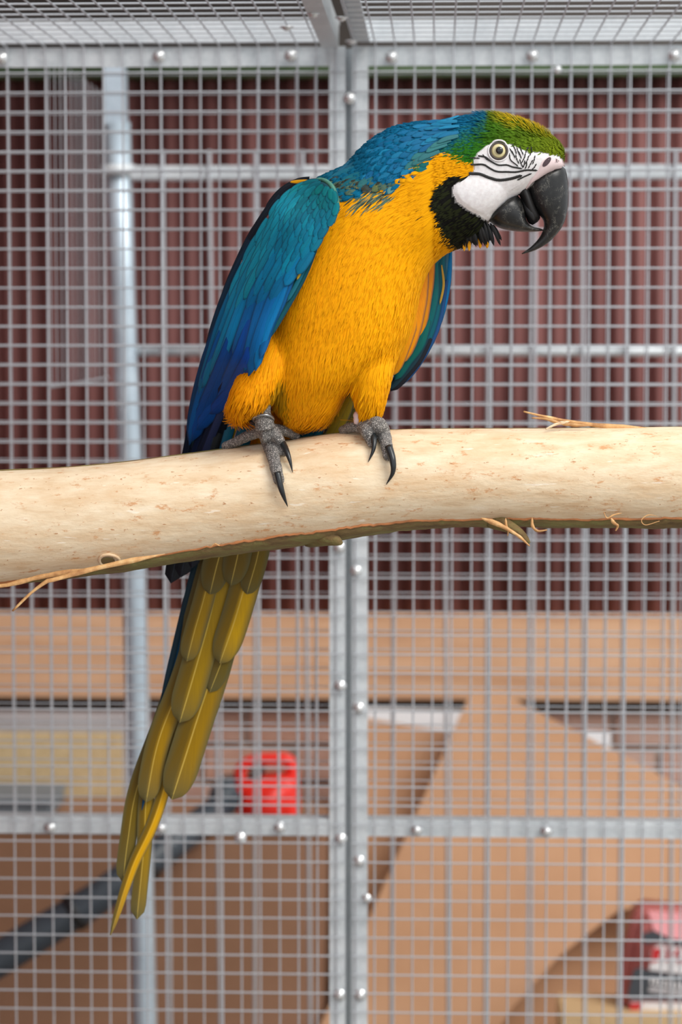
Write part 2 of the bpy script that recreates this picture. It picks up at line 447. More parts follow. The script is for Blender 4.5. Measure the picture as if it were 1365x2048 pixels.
o = slab_px([(943, 1383), (962, 1378), (1003, 1386), (1184, 1480), (1372, 1577), (1560, 1680), (1560, 1836), (1290, 1812), (1236, 1822), (1120, 1912), (1030, 2010), (960, 2110), (880, 2250), (800, f0), (450, f0)], 3.98, 4.30, 0.006, 'cardboard_sheet', M['card'])
tag(o, 'large light brown cardboard sheet leaning with a cut peaked corner', 'cardboard')
f1 = py_floor(4.16)
o = slab_px([(690, 1433), (735, 1438), (905, 1466), (990, 1600), (1420, 1760), (1420, f1), (668, f1)], 4.16, 4.36, 0.006, 'cardboard_sheet', M['card'])
tag(o, 'smaller cardboard sheet tucked behind the peaked one, under the white board', 'cardboard')
f2 = py_floor(4.26)
o = slab_px([(690, 1416), (965, 1424), (965, f2), (690, f2)], 4.26, 4.40, 0.012, 'white_board', M['white'])
tag(o, 'white board standing behind the two cardboard sheets', 'board')
o = slab_px([(1165, 1462), (1222, 1466), (1222, py_floor(4.40)), (1165, py_floor(4.40))], 4.40, 4.46, 0.01, 'white_strip', M['white'])
tag(o, 'narrow white strip of board showing above the peaked cardboard edge', 'board')
# brown box on the left with the blower on it
bx0, bx1 = P(-140, 1800, 4.12).x, P(646, 1800, 4.12).x
zbox = P(300, 1668, 4.12).z
boxr = thing('cardboard_box', ((bx0 + bx1) / 2, 4.2, 0), 'big plain brown cardboard box under the red blower', 'box')
body_ = MB().box(bx0, bx1, 4.12, 4.415, 0.0, zbox).build('box_body', M['card2'], boxr, False); bevel(body_, 0.004)
MB().box(bx0 + 0.002, bx1 - 0.002, 4.117, 4.26, zbox - 0.0005, zbox + 0.0035).build('flap', M['card2'], boxr, False)
MB().box(bx0 + 0.002, bx1 - 0.002, 4.263, 4.417, zbox - 0.0005, zbox + 0.0035).build('flap', M['card2'], boxr, False)
zbt = zbox + 0.0035
# chipboard, slab, grey case, batten
cb = MB().box(P(-140, 1500, 4.44).x, P(246, 1500, 4.44).x, 4.425, 4.443, 0.0, P(100, 1466, 4.43).z).build('chipboard_sheet', M['chip'], smooth=False); bevel(cb, 0.002)
tag(cb, 'yellowish chipboard sheet standing against the brick wall', 'board')
gs = MB().box(P(-140, 1500, 4.47).x, P(250, 1500, 4.47).x, 4.452, 4.51, 0.0, P(100, 1432, 4.455).z).build('grey_slab', M['greystone'], smooth=False); bevel(gs, 0.004)
tag(gs, 'pale grey slab showing above the chipboard sheet', 'slab')
gc = thing('grey_case', (P(30, 1640, 4.3).x, 4.3, zbt), 'small grey plastic case on the brown box', 'case')
b_ = MB().box(P(-120, 1640, 4.22).x, P(104, 1640, 4.22).x, 4.22, 4.38, zbt, P(50, 1612, 4.22).z).build('case_body', M['greyplastic'], gc, False); bevel(b_, 0.006, 3)
b_ = MB().box(P(-122, 1640, 4.215).x, P(106, 1640, 4.215).x, 4.215, 4.385, P(50, 1612, 4.22).z, P(50, 1600, 4.22).z).build('case_lid', M['greyplastic'], gc, False); bevel(b_, 0.004, 3)
bt = MB().box(P(116, 1670, 4.1).x, P(250, 1670, 4.1).x, 4.125, 4.19, zbt, P(150, 1650, 4.13).z).build('wood_batten', M['batten'], smooth=False); bevel(bt, 0.002)
tag(bt, 'short pale wood batten lying on the brown box', 'batten')
# red blower with a black tube
blow = thing('leaf_blower', tuple(P(530, 1680, 4.22)), 'red garden blower with a long dark nozzle tube', 'tool')
def prof_solid(pts, Y, th, name, mat_, parent, bev=0.008):
    n = len(pts); a = [P(x, y, Y) for x, y in pts]; b = [p + Vector((0, th, 0)) for p in a]
    o = mesh_obj(name, a + b, [tuple(range(n)), tuple(range(2 * n - 1, n - 1, -1))] + [(i, i + n, (i + 1) % n + n, (i + 1) % n) for i in range(n)], mat_, parent, False)
    fix_normals(o)
    bm = bmesh.new(); bm.from_mesh(o.data)
    ed = [e for e in bm.edges if len(e.link_faces) == 2 and any(len(f.verts) == n for f in e.link_faces)]
    bmesh.ops.bevel(bm, geom=ed, offset=bev, segments=3, affect='EDGES', clamp_overlap=True)
    bm.to_mesh(o.data); bm.free(); o.data.polygons.foreach_set('use_smooth', [True] * len(o.data.polygons)); return o
pyb = 1663
prof_solid([(470, 1580), (500, 1566), (545, 1562), (580, 1560), (592, 1580), (596, 1625), (592, pyb), (470, pyb), (474, 1625)], 4.13, 0.11, 'motor_housing', M['redplastic'], blow, 0.012)
MB().tube(catmull([P(484, 1572, 4.18), P(482, 1540, 4.18), P(505, 1522, 4.18), P(550, 1518, 4.18), P(580, 1524, 4.18), P(587, 1575, 4.18)], 26), 0.0115, 12).build('handle', M['redplastic'], blow)
MB().tube([P(506, 1568, 4.175), P(514, 1545, 4.175), P(520, 1530, 4.175)], 0.012, 10).build('trigger', M['black'], blow)
prof_solid([(418, 1585), (432, 1568), (462, 1566), (482, 1600), (470, 1625), (440, 1640), (416, 1630)], 4.12, 0.09, 'nozzle_mount', M['blackplastic'], blow, 0.01)
tb = [P(455, 1600, 4.16), P(415, 1635, 4.10), P(330, 1700, 4.00), P(190, 1800, 3.965), P(0, 1916, 3.94), P(-140, 2000, 3.92)]
MB().tube(tb, [0.024, 0.026, 0.0275, 0.0285, 0.031, 0.033], 20).build('nozzle_tube', M['blackplastic'], blow)
for i in (2, 3):
    d = (tb[i + 1] - tb[i]).normalized()
    MB().tube([tb[i] + d * 0.03, tb[i] + d * 0.045], 0.0325, 20).build('tube_collar', M['black'], blow)
# bag and its board at the right
zb_ = P(1300, 2016, 3.88).z
bx = MB().box(P(1120, 2030, 3.85).x, P(1600, 2030, 3.85).x, 3.84, 3.965, 0.0, zb_).build('timber_block', M['batten'], smooth=False); bevel(bx, 0.004)
tag(bx, 'pale timber block under the printed bag', 'timber')
bag = thing('cement_bag', tuple(P(1320, 2016, 3.9)), 'red and white printed bag with dark bands beside the cardboard', 'bag')
def bagband(pts, Y, th, name, mat_, bev=0.01): return prof_solid(pts, Y, th, name, mat_, bag, bev)
bagband([(1240, 2022), (1244, 1950), (1256, 1890), (1272, 1832), (1292, 1818), (1500, 1838), (1500, 2022)], 3.872, 0.085, 'bag_body', M['bagside'], 0.014)
def decal(pts, Y, name, mat_):
    a = [P(x, y, Y) for x, y in pts]; n = len(a); b = [p + Vector((0, 0.004, 0)) for p in a]
    o = mesh_obj(name, a + b, [tuple(range(n)), tuple(range(2 * n - 1, n - 1, -1))] + [(i, i + n, (i + 1) % n + n, (i + 1) % n) for i in range(n)], mat_, bag, False)
    return fix_normals(o)
decal([(1298, 1822), (1500, 1842), (1500, 1902), (1340, 1876), (1308, 1860)], 3.870, 'pink_panel', M['pink'])
decal([(1286, 1868), (1308, 1862), (1340, 1878), (1500, 1904), (1500, 1912), (1318, 1884), (1290, 1888)], 3.869, 'dark_band', M['bagdark'])
decal([(1304, 1900), (1318, 1890), (1500, 1914), (1500, 1964), (1300, 1940)], 3.870, 'label_panel', M['bagwhite'])
decal([(1306, 1898), (1326, 1896), (1318, 1922), (1303, 1926)], 3.8685, 'red_mark', M['bagred'])
decal([(1256, 1990), (1268, 1940), (1282, 1935), (1300, 1942), (1500, 1966), (1500, 2006), (1320, 2000), (1262, 2000)], 3.8695, 'dark_panel', M['bagdark'])
decal([(1300, 1972), (1400, 1986), (1500, 2000), (1500, 2012), (1400, 1998), (1298, 1984)], 3.868, 'grey_band', M['greystone'])
decal([(1262, 2004), (1500, 2010), (1500, 2021), (1270, 2021)], 3.8685, 'white_band', M['bagwhite'])
decal([(1262, 2006), (1286, 2006), (1280, 2021), (1260, 2021)], 3.867, 'red_mark', M['bagred'])
def letters(txt, px, py, Y, h, mat_, parent, rot=0.0):
    cu = bpy.data.curves.new('t', 'FONT'); cu.body = txt; cu.size = h; cu.extrude = 0.0006
    t = bpy.data.objects.new('t', cu); col.objects.link(t)
    dg = bpy.context.evaluated_depsgraph_get(); me = bpy.data.meshes.new_from_object(t.evaluated_get(dg))
    bpy.data.objects.remove(t)
    o = bpy.data.objects.new('lettering', me); me.materials.clear(); me.materials.append(mat_); link(o, parent)
    o.location = P(px, py, Y); o.rotation_euler = (math.pi / 2, rot, 0); return o
letters('MA', 1329, 1922, 3.867, 0.036, M['bagred'], bag, 0.12)
for i in range(9):
    x = 1302 + i * 8.5; y = 1955 + i * 1.6
    decal([(x, y), (x + 4.5, y + 1), (x + 3.5, y + 13 + 2 * (i % 2)), (x - 1, y + 12)], 3.8675, 'print_mark', M['bagwhite'])
# ------------------------------------------------------------------ the log perch
LY = 2.40
top_pts = [(-420, 975), (-200, 958), (0, 941), (120, 937), (250, 925), (400, 905), (540, 886), (700, 863), (850, 858), (1050, 857), (1200, 856), (1365, 854), (1560, 852), (1750, 852)]
bot_pts = [(-420, 1195), (-200, 1182), (0, 1166), (120, 1152), (250, 1136), (400, 1112), (540, 1092), (680, 1076), (740, 1062), (850, 1050), (1000, 1046), (1200, 1049), (1365, 1049), (1560, 1050), (1750, 1052)]
def interp(pts, x): return float(np.interp(x, [p[0] for p in pts], [p[1] for p in pts]))
def smooth_i(pts, x, w=45): return sum(interp(pts, x + d) for d in np.linspace(-w, w, 7)) / 7
NS, NA = 300, 64
LOGC = []
def log_ring(px):
    a = P(px, smooth_i(top_pts, px), LY); b = P(px, smooth_i(bot_pts, px), LY)
    return (a + b) / 2, (a - b).length / 2
rings = []
pxs = np.linspace(-420, 1750, NS)
for px in pxs:
    c, r = log_ring(px); ring = []
    for k in range(NA):
        th = 2 * math.pi * k / NA
        q = Vector((c.x * 5, math.cos(th) * 1.2, math.sin(th) * 1.2))
        d = 1 + 0.016 * noise.noise(q) + 0.006 * noise.noise(q * 4)
        ring.append((c.x, c.y - r * d * math.cos(th), c.z + r * d * math.sin(th)))   # th=0 faces the camera, pi/2 is up
    rings.append(ring)
perch = thing('log_perch', tuple(log_ring(680)[0]), 'thick pale peeled log with bark left along its underside', 'perch')
m = Mat('peeled_wood', 0.55, spec=0.35)
c = m.coord((13, 34, 34)); c2 = m.coord((20, 80, 80)); c3 = m.coord((120, 260, 260)); c4 = m.coord((46, 110, 110)); c5 = m.coord((40, 260, 260), rot=(0, 0.25, 0))
b0 = m.ramp(m.noise(c2, 1.0, 8, 0.65), [(0.28, srgb(212, 178, 138)), (0.42, srgb(228, 202, 166)), (0.60, srgb(238, 218, 186)), (0.78, srgb(245, 230, 206))])
b1 = m.mix(m.ramp(m.noise(c, 1.0, 6, 0.7), [(0.48, (0, 0, 0)), (0.74, (0.6, 0.6, 0.6))]), b0, srgb(216, 172, 122))
b2 = m.mix(m.ramp(m.noise(c4, 1.0, 5, 0.75), [(0.575, (0, 0, 0)), (0.66, (0.75, 0.75, 0.75))]), b1, srgb(204, 140, 84))
b3 = m.mix(m.ramp(m.noise(c3, 1.0, 3, 0.6), [(0.672, (0, 0, 0)), (0.71, (0.8, 0.8, 0.8))]), b2, srgb(176, 116, 66))
b3 = m.mix(m.ramp(m.noise(c5, 1.0, 2, 0.5), [(0.70, (0, 0, 0)), (0.74, (0.6, 0.6, 0.6))]), b3, srgb(252, 242, 224))
m.color(b3)
hgt = m.math('ADD', m.noise(c2, 1.2, 6), m.math('MULTIPLY', m.noise(c3, 1.0, 4), 0.5))
m.bump(hgt, 0.35, 0.003); M['peeled'] = m.m
m = Mat('bark', 0.85); c = m.coord((4, 14, 14))
m.color(m.ramp(m.noise(c, 4, 7, 0.7), [(0.28, srgb(74, 56, 36)), (0.45, srgb(118, 96, 58)), (0.58, srgb(122, 116, 66)), (0.75, srgb(164, 138, 92))]))
m.bump(m.noise(m.coord((10, 30, 30)), 4, 6), 0.8, 0.004); M['bark'] = m.m
m = Mat('torn_bast', 0.6); c = m.coord((30, 30, 30))
m.color(m.ramp(m.noise(c, 3, 5), [(0.3, srgb(172, 120, 72)), (0.55, srgb(216, 166, 108)), (0.75, srgb(238, 206, 150))])); M['bast'] = m.m
logo = MB().loft(rings).build('log', M['peeled'], perch); fix_normals(logo)
log_bvh = bvh_of(logo)
# bark round the back and underside, with a ragged front edge
front_lo = [(-420, -82), (0, -78), (120, -74), (230, -62), (330, -55), (450, -53), (560, -52), (680, -52), (740, -56), (900, -60), (1100, -60), (1365, -56), (1750, -62)]
front_hi = [(-420, 91), (0, 91), (300, 92), (560, 94), (900, 99), (1750, 102)]
br = []; bi = []
NB = 30
for i, px in enumerate(pxs):
    c_, r = log_ring(px)
    jag = 3.5 * noise.noise(Vector((px * 0.02, 0, 0))) + 3.0 * noise.noise(Vector((px * 0.09, 3, 0)))
    a0 = interp(front_lo, px) + jag; a1 = interp(front_hi, px) + 4 * noise.noise(Vector((px * 0.05, 9, 0)))
    ro, ri = [], []
    for k in range(NB + 1):
        # from the lower front edge round the back to the top edge
        th = math.radians(a0 - (a0 + 360 - a1) * k / NB)
        e = 0.0 if k in (0, NB) else min(1.0, (NB - k) / 12)
        q = Vector((c_.x * 30, math.cos(th) * 4, math.sin(th) * 4))
        d = r * 1.004 + 0.0008 + e * (0.0026 + 0.0012 * noise.noise(q) + 0.0008 * noise.noise(q * 3))
        ro.append((c_.x, c_.y - d * math.cos(th), c_.z + d * math.sin(th)))
        ri.append((c_.x, c_.y - (r * 0.985) * math.cos(th), c_.z + (r * 0.985) * math.sin(th)))
    br.append(ro + ri[::-1])
bark = MB().loft(br).build('bark', M['bark'], perch); fix_normals(bark)
bark_bvh = bvh_of(bark)
# orange cambium line along the ragged edge
def surf(px, py, off=0.0, bv=None):
    """point on the log that shows at (px, py)"""
    h = (bv or log_bvh).ray_cast(CAM, ray(px, py))
    if h[0] is None: return None
    return h[0] + h[1] * off
edge = []
for px in np.linspace(-60, 1430, 200):
    c_, r = log_ring(px)
    jag = 3.5 * noise.noise(Vector((px * 0.02, 0, 0))) + 3.0 * noise.noise(Vector((px * 0.09, 3, 0)))
    th = math.radians(interp(front_lo, px) + jag + 1.0); rr = r * 1.006
    edge.append(Vector((c_.x, c_.y - rr * math.cos(th), c_.z + rr * math.sin(th))))
M['cambium'] = simple('cambium', srgb(192, 124, 74), 0.6, var=0.25, scale=60).m
MB().tube(edge, [0.0012 + 0.0011 * abs(noise.noise(Vector((i * 0.3, 1, 1)))) for i in range(len(edge))], 6).build('cambium_edge', M['cambium'], perch)
def ribbon(pts, w, thick, name, m_, parent, twist=0.0):
    pts = [Vector(p) for p in catmull(pts, 26)]; n = len(pts); rg = []
    for i, p in enumerate(pts):
        t = (pts[min(i + 1, n - 1)] - pts[max(i - 1, 0)]).normalized()
        vdir = (CAM - p).normalized(); s = t.cross(vdir).normalized()
        s = Matrix.Rotation(twist * i / n, 3, t) @ s; nn = s.cross(t)
        v_ = i / (n - 1); ww = w * min(1.0, 0.12 + v_ / 0.2) * (1 - 0.75 * v_ ** 2) * (0.8 + 0.35 * noise.noise(Vector((v_ * 9, w * 900, 0))))
        rg.append([p + s * ww / 2 + nn * thick, p - s * ww / 2 + nn * thick * 0.3, p - s * ww / 2 - nn * thick, p + s * ww / 2 - nn * thick])
    o = MB().loft(rg).build(name, m_, parent); fix_normals(o); return o
# hanging peel under the left end
ribbon([P(330, 1108, 2.355), P(250, 1124, 2.352), P(170, 1142, 2.352), P(110, 1159, 2.35), P(95, 1162, 2.35), P(62, 1186, 2.35), P(25, 1222, 2.35)], 0.0075, 0.0006, 'bark_peel', M['bast'], perch, 0.8)
ribbon([P(190, 1136, 2.36), P(90, 1152, 2.36), P(40, 1164, 2.36), P(0, 1172, 2.36), P(-60, 1172, 2.36)], 0.007, 0.0006, 'bark_peel', M['bast'], perch, 0.5)
# splinter on the top at the right
ribbon([P(1300, 857, 2.395), P(1210, 852, 2.395), P(1140, 843, 2.395), P(1085, 832, 2.392), P(1048, 823, 2.39)], 0.006, 0.0009, 'splinter', M['bast'], perch, 0.3)
ribbon([P(1180, 852, 2.385), P(1130, 848, 2.385), P(1090, 838, 2.385), P(1064, 836, 2.385)], 0.0045, 0.0008, 'splinter', M['bast'], perch, -0.4)
ribbon([P(1140, 843, 2.385), P(1115, 848, 2.383), P(1092, 858, 2.38)], 0.0040, 0.0008, 'splinter', M['peeled'], perch, 0.2)
# curled shreds along the lower edge
for pts, w in (([(1012, 1036), (1013, 1050), (1017, 1062), (1016, 1072)], 0.003), ([(1065, 1035), (1066, 1052), (1076, 1062), (1095, 1060)], 0.004), ([(1223, 1036), (1228, 1045), (1236, 1052), (1232, 1062)], 0.0045), ([(1318, 1033), (1298, 1030), (1284, 1040), (1292, 1050), (1320, 1042)], 0.0012), ([(1245, 1026), (1228, 1030), (1215, 1036), (1208, 1024)], 0.002), ([(440, 1092), (430, 1088), (422, 1094)], 0.002)):
    ribbon([P(x, y, LY - 0.045 + 0.00004 * abs(y - 1036)) for x, y in pts], w, 0.0004, 'bark_shred', M['bast'], perch, 0.6)
# broken twig stubs under the log
mb = MB().tube(catmull([P(985, 1040, 2.385), P(1015, 1052, 2.372), P(1040, 1066, 2.365), P(1060, 1086, 2.36)], 12), [0.009, 0.0085, 0.008, 0.0075, 0.007, 0.0062, 0.0056, 0.005, 0.0045, 0.0038, 0.003, 0.0012], 9); mb.build('twig_stub', M['bark'], perch)
ribbon([P(962, 1036, 2.358), P(1000, 1050, 2.356), P(1035, 1070, 2.352), P(1060, 1092, 2.35)], 0.006, 0.0008, 'splinter', M['bast'], perch, 0.3)
mb = MB().tube([P(620, 1072, 2.392), P(655, 1076, 2.378), P(676, 1082, 2.370), P(684, 1087, 2.368)], [0.012, 0.008, 0.005, 0.002], 9); mb.build('twig_stub', M['bark'], perch)
# knot with a raised rim
def patch_ellipse(px, py, rx, ry, rot, off, bv, name, m_, parent, n=22, rings_=3, bulge=0.0):
    v_ = [surf2(px, py, off + bulge, bv)]; f_ = []
    for j in range(1, rings_ + 1):
        for k_ in range(n):
            a = 2 * math.pi * k_ / n; x = rx * j / rings_ * math.cos(a); y = ry * j / rings_ * math.sin(a)
            v_.append(surf2(px + x * math.cos(rot) - y * math.sin(rot), py + x * math.sin(rot) + y * math.cos(rot), off + bulge * (1 - (j / rings_) ** 2), bv))
    for k_ in range(n): f_.append((0, 1 + k_, 1 + (k_ + 1) % n))
    for j in range(rings_ - 1):
        for k_ in range(n): f_.append((1 + j * n + k_, 1 + (j + 1) * n + k_, 1 + (j + 1) * n + (k_ + 1) % n, 1 + j * n + (k_ + 1) % n))
    return fix_normals(mesh_obj(name, v_, f_, m_, parent))
def surf2(px, py, off, bv):
    h = bv.ray_cast(CAM, ray(px, py))
    if h[0] is None:
        h2 = bv.find_nearest(P(px, py, LY)); return h2[0] + h2[1] * off
    return h[0] + h[1] * off
patch_ellipse(216, 1120, 14, 7, 0.0, 0.0015, log_bvh, 'knot', M['bark'], perch)
rim = [surf2(216 + 20 * math.cos(a) * (1 + 0.15 * math.cos(a)), 1119 + 11 * math.sin(a), 0.001, log_bvh) for a in np.linspace(0, 2 * math.pi, 26)]
MB().tube(rim, 0.0016, 7).build('knot_rim', M['peeled'], perch)
# cage side rails that carry the log ends (outside the picture)
for px in (-330, 1660):
    c_, r = log_ring(px)
    s = MB(); s.box(c_.x - 0.013, c_.x + 0.013, 1.7, CY, c_.z - r - 0.032, c_.z - r - 0.003)
    s.box(c_.x - 0.013, c_.x + 0.013, 1.7, 1.726, 0.0, zroof); s.build('side_rail', M['galv'], cage, False)

# ------------------------------------------------------------------ the macaw
bird = thing('parrot', tuple(P(640, 885, 2.40)), 'blue and yellow macaw perched on the pale log', 'parrot')

# feather colours (pigment)
TEAL = srgb(0, 122, 138); BLUE = srgb(0, 104, 168); DEEP = srgb(0, 72, 150); YEL = srgb(255, 176, 0)
GREEN = srgb(70, 124, 14); BLACKF = srgb(15, 14, 11); OLIVE = srgb(150, 124, 14)

# ---- body, neck, head and thighs: one continuous skin
BYC = 2.415
#        back/left edge   front/right edge  depth  half depth
SEC = [((590, 852), (640, 850), 2.408, .012), ((562, 838), (672, 826), 2.406, .034), ((536, 800), (700, 782), 2.405, .052), ((528, 740), (752, 742), 2.407, .066),
       ((530, 670), (806, 692), 2.410, .073), ((536, 590), (828, 632), 2.412, .077), ((556, 500), (842, 574), 2.414, .077),
       ((588, 424), (862, 532), 2.414, .073), ((634, 366), (890, 506), 2.412, .067), ((696, 334), (912, 496), 2.408, .059),
       ((732, 296), (928, 488), 2.404, .054), ((790, 260), (944, 482), 2.400, .049), ((860, 248), (960, 468), 2.397, .0455),
       ((925, 234), (974, 446), 2.395, .043), ((985, 230), (994, 420), 2.394, .0415), ((1036, 240), (1022, 396), 2.393, .038),
       ((1078, 257), (1058, 376), 2.393, .032), ((1106, 275), (1084, 356), 2.393, .026), ((1122, 290), (1106, 342), 2.393, .020), ((1130, 306), (1124, 330), 2.393, .011)]
def ell(A, B, Y, hd, n=40, sq_=2.25):
    a = P(A[0], A[1], Y); b = P(B[0], B[1], Y); c_ = (a + b) / 2; u = (b - a) / 2; w = Vector((0, hd, 0)); out = []
    for k in range(n):
        t = 2 * math.pi * k / n; cs, sn = math.cos(t), math.sin(t)
        cs = math.copysign(abs(cs) ** (2 / sq_), cs); sn = math.copysign(abs(sn) ** (2 / sq_), sn)
        out.append(c_ + u * cs + w * sn)
    return out
def dense(sec, n):
    arr = [np.array([*s[0], *s[1], s[2] * 1000, s[3] * 1000]) for s in sec]
    return [((r[0], r[1]), (r[2], r[3]), r[4] / 1000, max(r[5] / 1000, 0.002)) for r in catmull(arr, n)]
mb = MB()
mb.loft([ell(*s) for s in dense(SEC, 70)])
TH_L = [((520, 640), (640, 690), 2.394, .030), ((500, 700), (606, 715), 2.383, .033), ((478, 752), (580, 752), 2.376, .036), ((460, 796), (556, 788), 2.370, .034), ((462, 824), (544, 806), 2.374, .027), ((486, 842), (520, 826), 2.378, .014)]
TH_R = [((690, 640), (806, 680), 2.400, .030), ((694, 710), (792, 716), 2.392, .032), ((700, 760), (780, 764), 2.388, .030), ((708, 800), (770, 804), 2.386, .024), ((718, 828), (764, 828), 2.386, .016), ((730, 842), (756, 842), 2.386, .008)]
mb.loft([ell(*s, n=28) for s in dense(TH_L, 24)])
mb.loft([ell(*s, n=28) for s in dense(TH_R, 24)])
# rump running down behind the log to the tail
RUMP = [((545, 700), (700, 700), 2.440, .035), ((530, 780), (690, 790), 2.452, .030), ((500, 860), (640, 880), 2.472, .016), ((470, 940), (590, 960), 2.482, .011), ((440, 1010), (560, 1030), 2.486, .006)]
mb.loft([ell(*s, n=28) for s in dense(RUMP, 20)])
body = mb.build('body', None, bird); fix_normals(body); voxel(body, 0.0026, 5)
body_bvh = bvh_of(body)

# ---- colour of the plumage by place
FACE = [(946, 322), (956, 306), (972, 292), (990, 283), (1012, 285), (1040, 292), (1062, 303), (1082, 306), (1100, 305), (1118, 311), (1132, 322), (1128, 334), (1098, 346), (1066, 362), (1058, 376), (1056, 396), (1036, 412), (1012, 424), (996, 440), (984, 450), (962, 434), (936, 420), (914, 404), (904, 386), (908, 370), (924, 358), (944, 348), (950, 336)]
BIB = [(914, 352), (944, 346), (960, 400), (1000, 432), (1010, 470), (1002, 496), (940, 494), (912, 474), (890, 440), (880, 408), (884, 380), (896, 364)]
BLUECAPE = [(560, 330), (700, 300), (716, 250), (980, 200), (1180, 200), (1180, 330), (1125, 318), (1085, 304), (1040, 290), (990, 280), (945, 322), (905, 304), (872, 302), (862, 322), (838, 346), (812, 356), (790, 368), (752, 352), (735, 380), (700, 384), (678, 402), (640, 420), (540, 520), (480, 560), (480, 420)]
PATCHY = [(690, 350), (760, 345), (812, 356), (812, 392), (760, 400), (700, 392)]
def lerp(a, b, t): return a + (b - a) * t[:, None]
def plumage_color(p, nrm, r):
    """p: (n,2) picture place, nrm: (n,3) normals, r: (n,) random"""
    x, y = p[:, 0], p[:, 1]; n = len(p)
    C = np.tile(np.array(YEL[:3]), (n, 1))
    # yellow runs from golden on the chest to deeper orange along the flank
    C = lerp(C, np.array(srgb(250, 150, 0)[:3]), np.clip((760 - x) / 500 + (r - 0.5) * 0.5, 0, 0.75))
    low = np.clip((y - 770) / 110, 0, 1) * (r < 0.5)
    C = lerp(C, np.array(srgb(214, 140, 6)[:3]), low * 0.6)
    ol = in_poly(p, [(556, 735), (580, 735), (572, 800), (556, 812), (548, 790)]); C[ol] = lerp(np.tile(np.array(srgb(150, 112, 10)[:3]), (ol.sum(), 1)), np.array(YEL[:3]), r[ol] * 0.6)
    jit = np.stack([x + (r - .5) * 14, y + (r * 7 % 1 - .5) * 14], 1)
    cape = in_poly(jit, BLUECAPE)
    t = np.clip((x - 640) / 140, 0, 1)
    cc = lerp(np.tile(np.array(srgb(0, 100, 122)[:3]), (n, 1)), np.array(srgb(0, 106, 148)[:3]), t)
    g = np.clip((x - (1000 - (y - 225) * 1.75)) / 70 + (r - .5) * 1.0, 0, 1) * (x > 845)
    gr = lerp(np.tile(np.array(srgb(46, 116, 22)[:3]), (n, 1)), np.array(srgb(112, 128, 10)[:3]), np.clip((x - 960) / 150, 0, 1))
    tipy = np.clip((x - 985) / 40, 0, 1) * np.clip((262 + (x - 1030) * 0.28 - y) / 18, 0, 1) * (r > 0.35)
    gr = lerp(gr, np.array(srgb(214, 178, 10)[:3]), tipy)
    cc = cc * (1 - g[:, None]) + gr * g[:, None]
    C = np.where(cape[:, None], cc, C)
    pa = in_poly(jit, PATCHY) & (r > 0.72); C[pa] = np.array(srgb(86, 112, 96)[:3])
    pa = in_poly(jit, PATCHY) & (r > 0.93); C[pa] = np.array(srgb(60, 62, 52)[:3])
    bib = in_poly(np.stack([x + (r - .5) * 8, y], 1), BIB)
    bc = np.where((r > 0.8)[:, None], np.array(srgb(34, 38, 16)[:3]), np.array(BLACKF[:3]))
    C = np.where(bib[:, None], bc, C)
    topf = (x > 940) & (y < 322) & (y > 180); C = np.where(topf[:, None], np.where((x > 985)[:, None], gr, cc), C)
    chin = ((x > 992) & (y > 372) & (y < 446)) | ((x > 1030) & (y > 330) & (y < 446)); C = np.where(chin[:, None], np.array(srgb(214, 206, 204)[:3]), C)
    face = in_poly(p, FACE); C = np.where(face[:, None], np.array(srgb(232, 228, 226)[:3]), C)
    back = (nrm[:, 1] > 0.35) & (x < 860) & (y > 330)
    C = np.where(back[:, None], np.array(srgb(0, 104, 150)[:3]), C)
    under = (y > 868) ; C = np.where(under[:, None], np.array(srgb(0, 92, 110)[:3]), C)
    return C

m = Mat('plumage', 0.7, spec=0.12)
at = m.n('ShaderNodeAttribute', _attribute_name='Col')
uvn = m.n('ShaderNodeUVMap')
wv_ = m.n('ShaderNodeTexNoise', Scale=1.0, Detail=3.0); mp = m.n('ShaderNodeMapping'); mp.inputs['Scale'].default_value = (9, 1.2, 1)
m.l(uvn.outputs[0], mp.inputs[0]); m.l(mp.outputs[0], wv_.inputs['Vector'])
cc = m.mix(m.ramp(wv_.outputs['Fac'], [(0.3, (0.72, 0.72, 0.72)), (0.7, (1.12, 1.12, 1.12))]), (0, 0, 0, 1), (1, 1, 1, 1))
mul = m.n('ShaderNodeMix', _data_type='RGBA', _blend_type='MULTIPLY'); mul.inputs[0].default_value = 1.0
m.l(at.outputs['Color'], mul.inputs[6]); m.l(m.ramp(wv_.outputs['Fac'], [(0.3, (0.84, 0.84, 0.84)), (0.7, (1.0, 1.0, 1.0))]), mul.inputs[7])
m.color(mul.outputs[2]); 
M['plume'] = m.m
def set_col(me, C):
    a = me.color_attributes.new('Col', 'FLOAT_COLOR', 'POINT')
    a.data.foreach_set('color', np.concatenate([C, np.ones((len(C), 1))], 1).astype(np.float32).ravel())
bv = np.array([v.co[:] for v in body.data.vertices]); bn = np.array([v.normal[:] for v in body.data.vertices])
body.data.materials.append(M['plume'])
set_col(body.data, plumage_color(proj(bv), bn, np.full(len(bv), 0.3)))
body.data.uv_layers.new(name='UVMap')

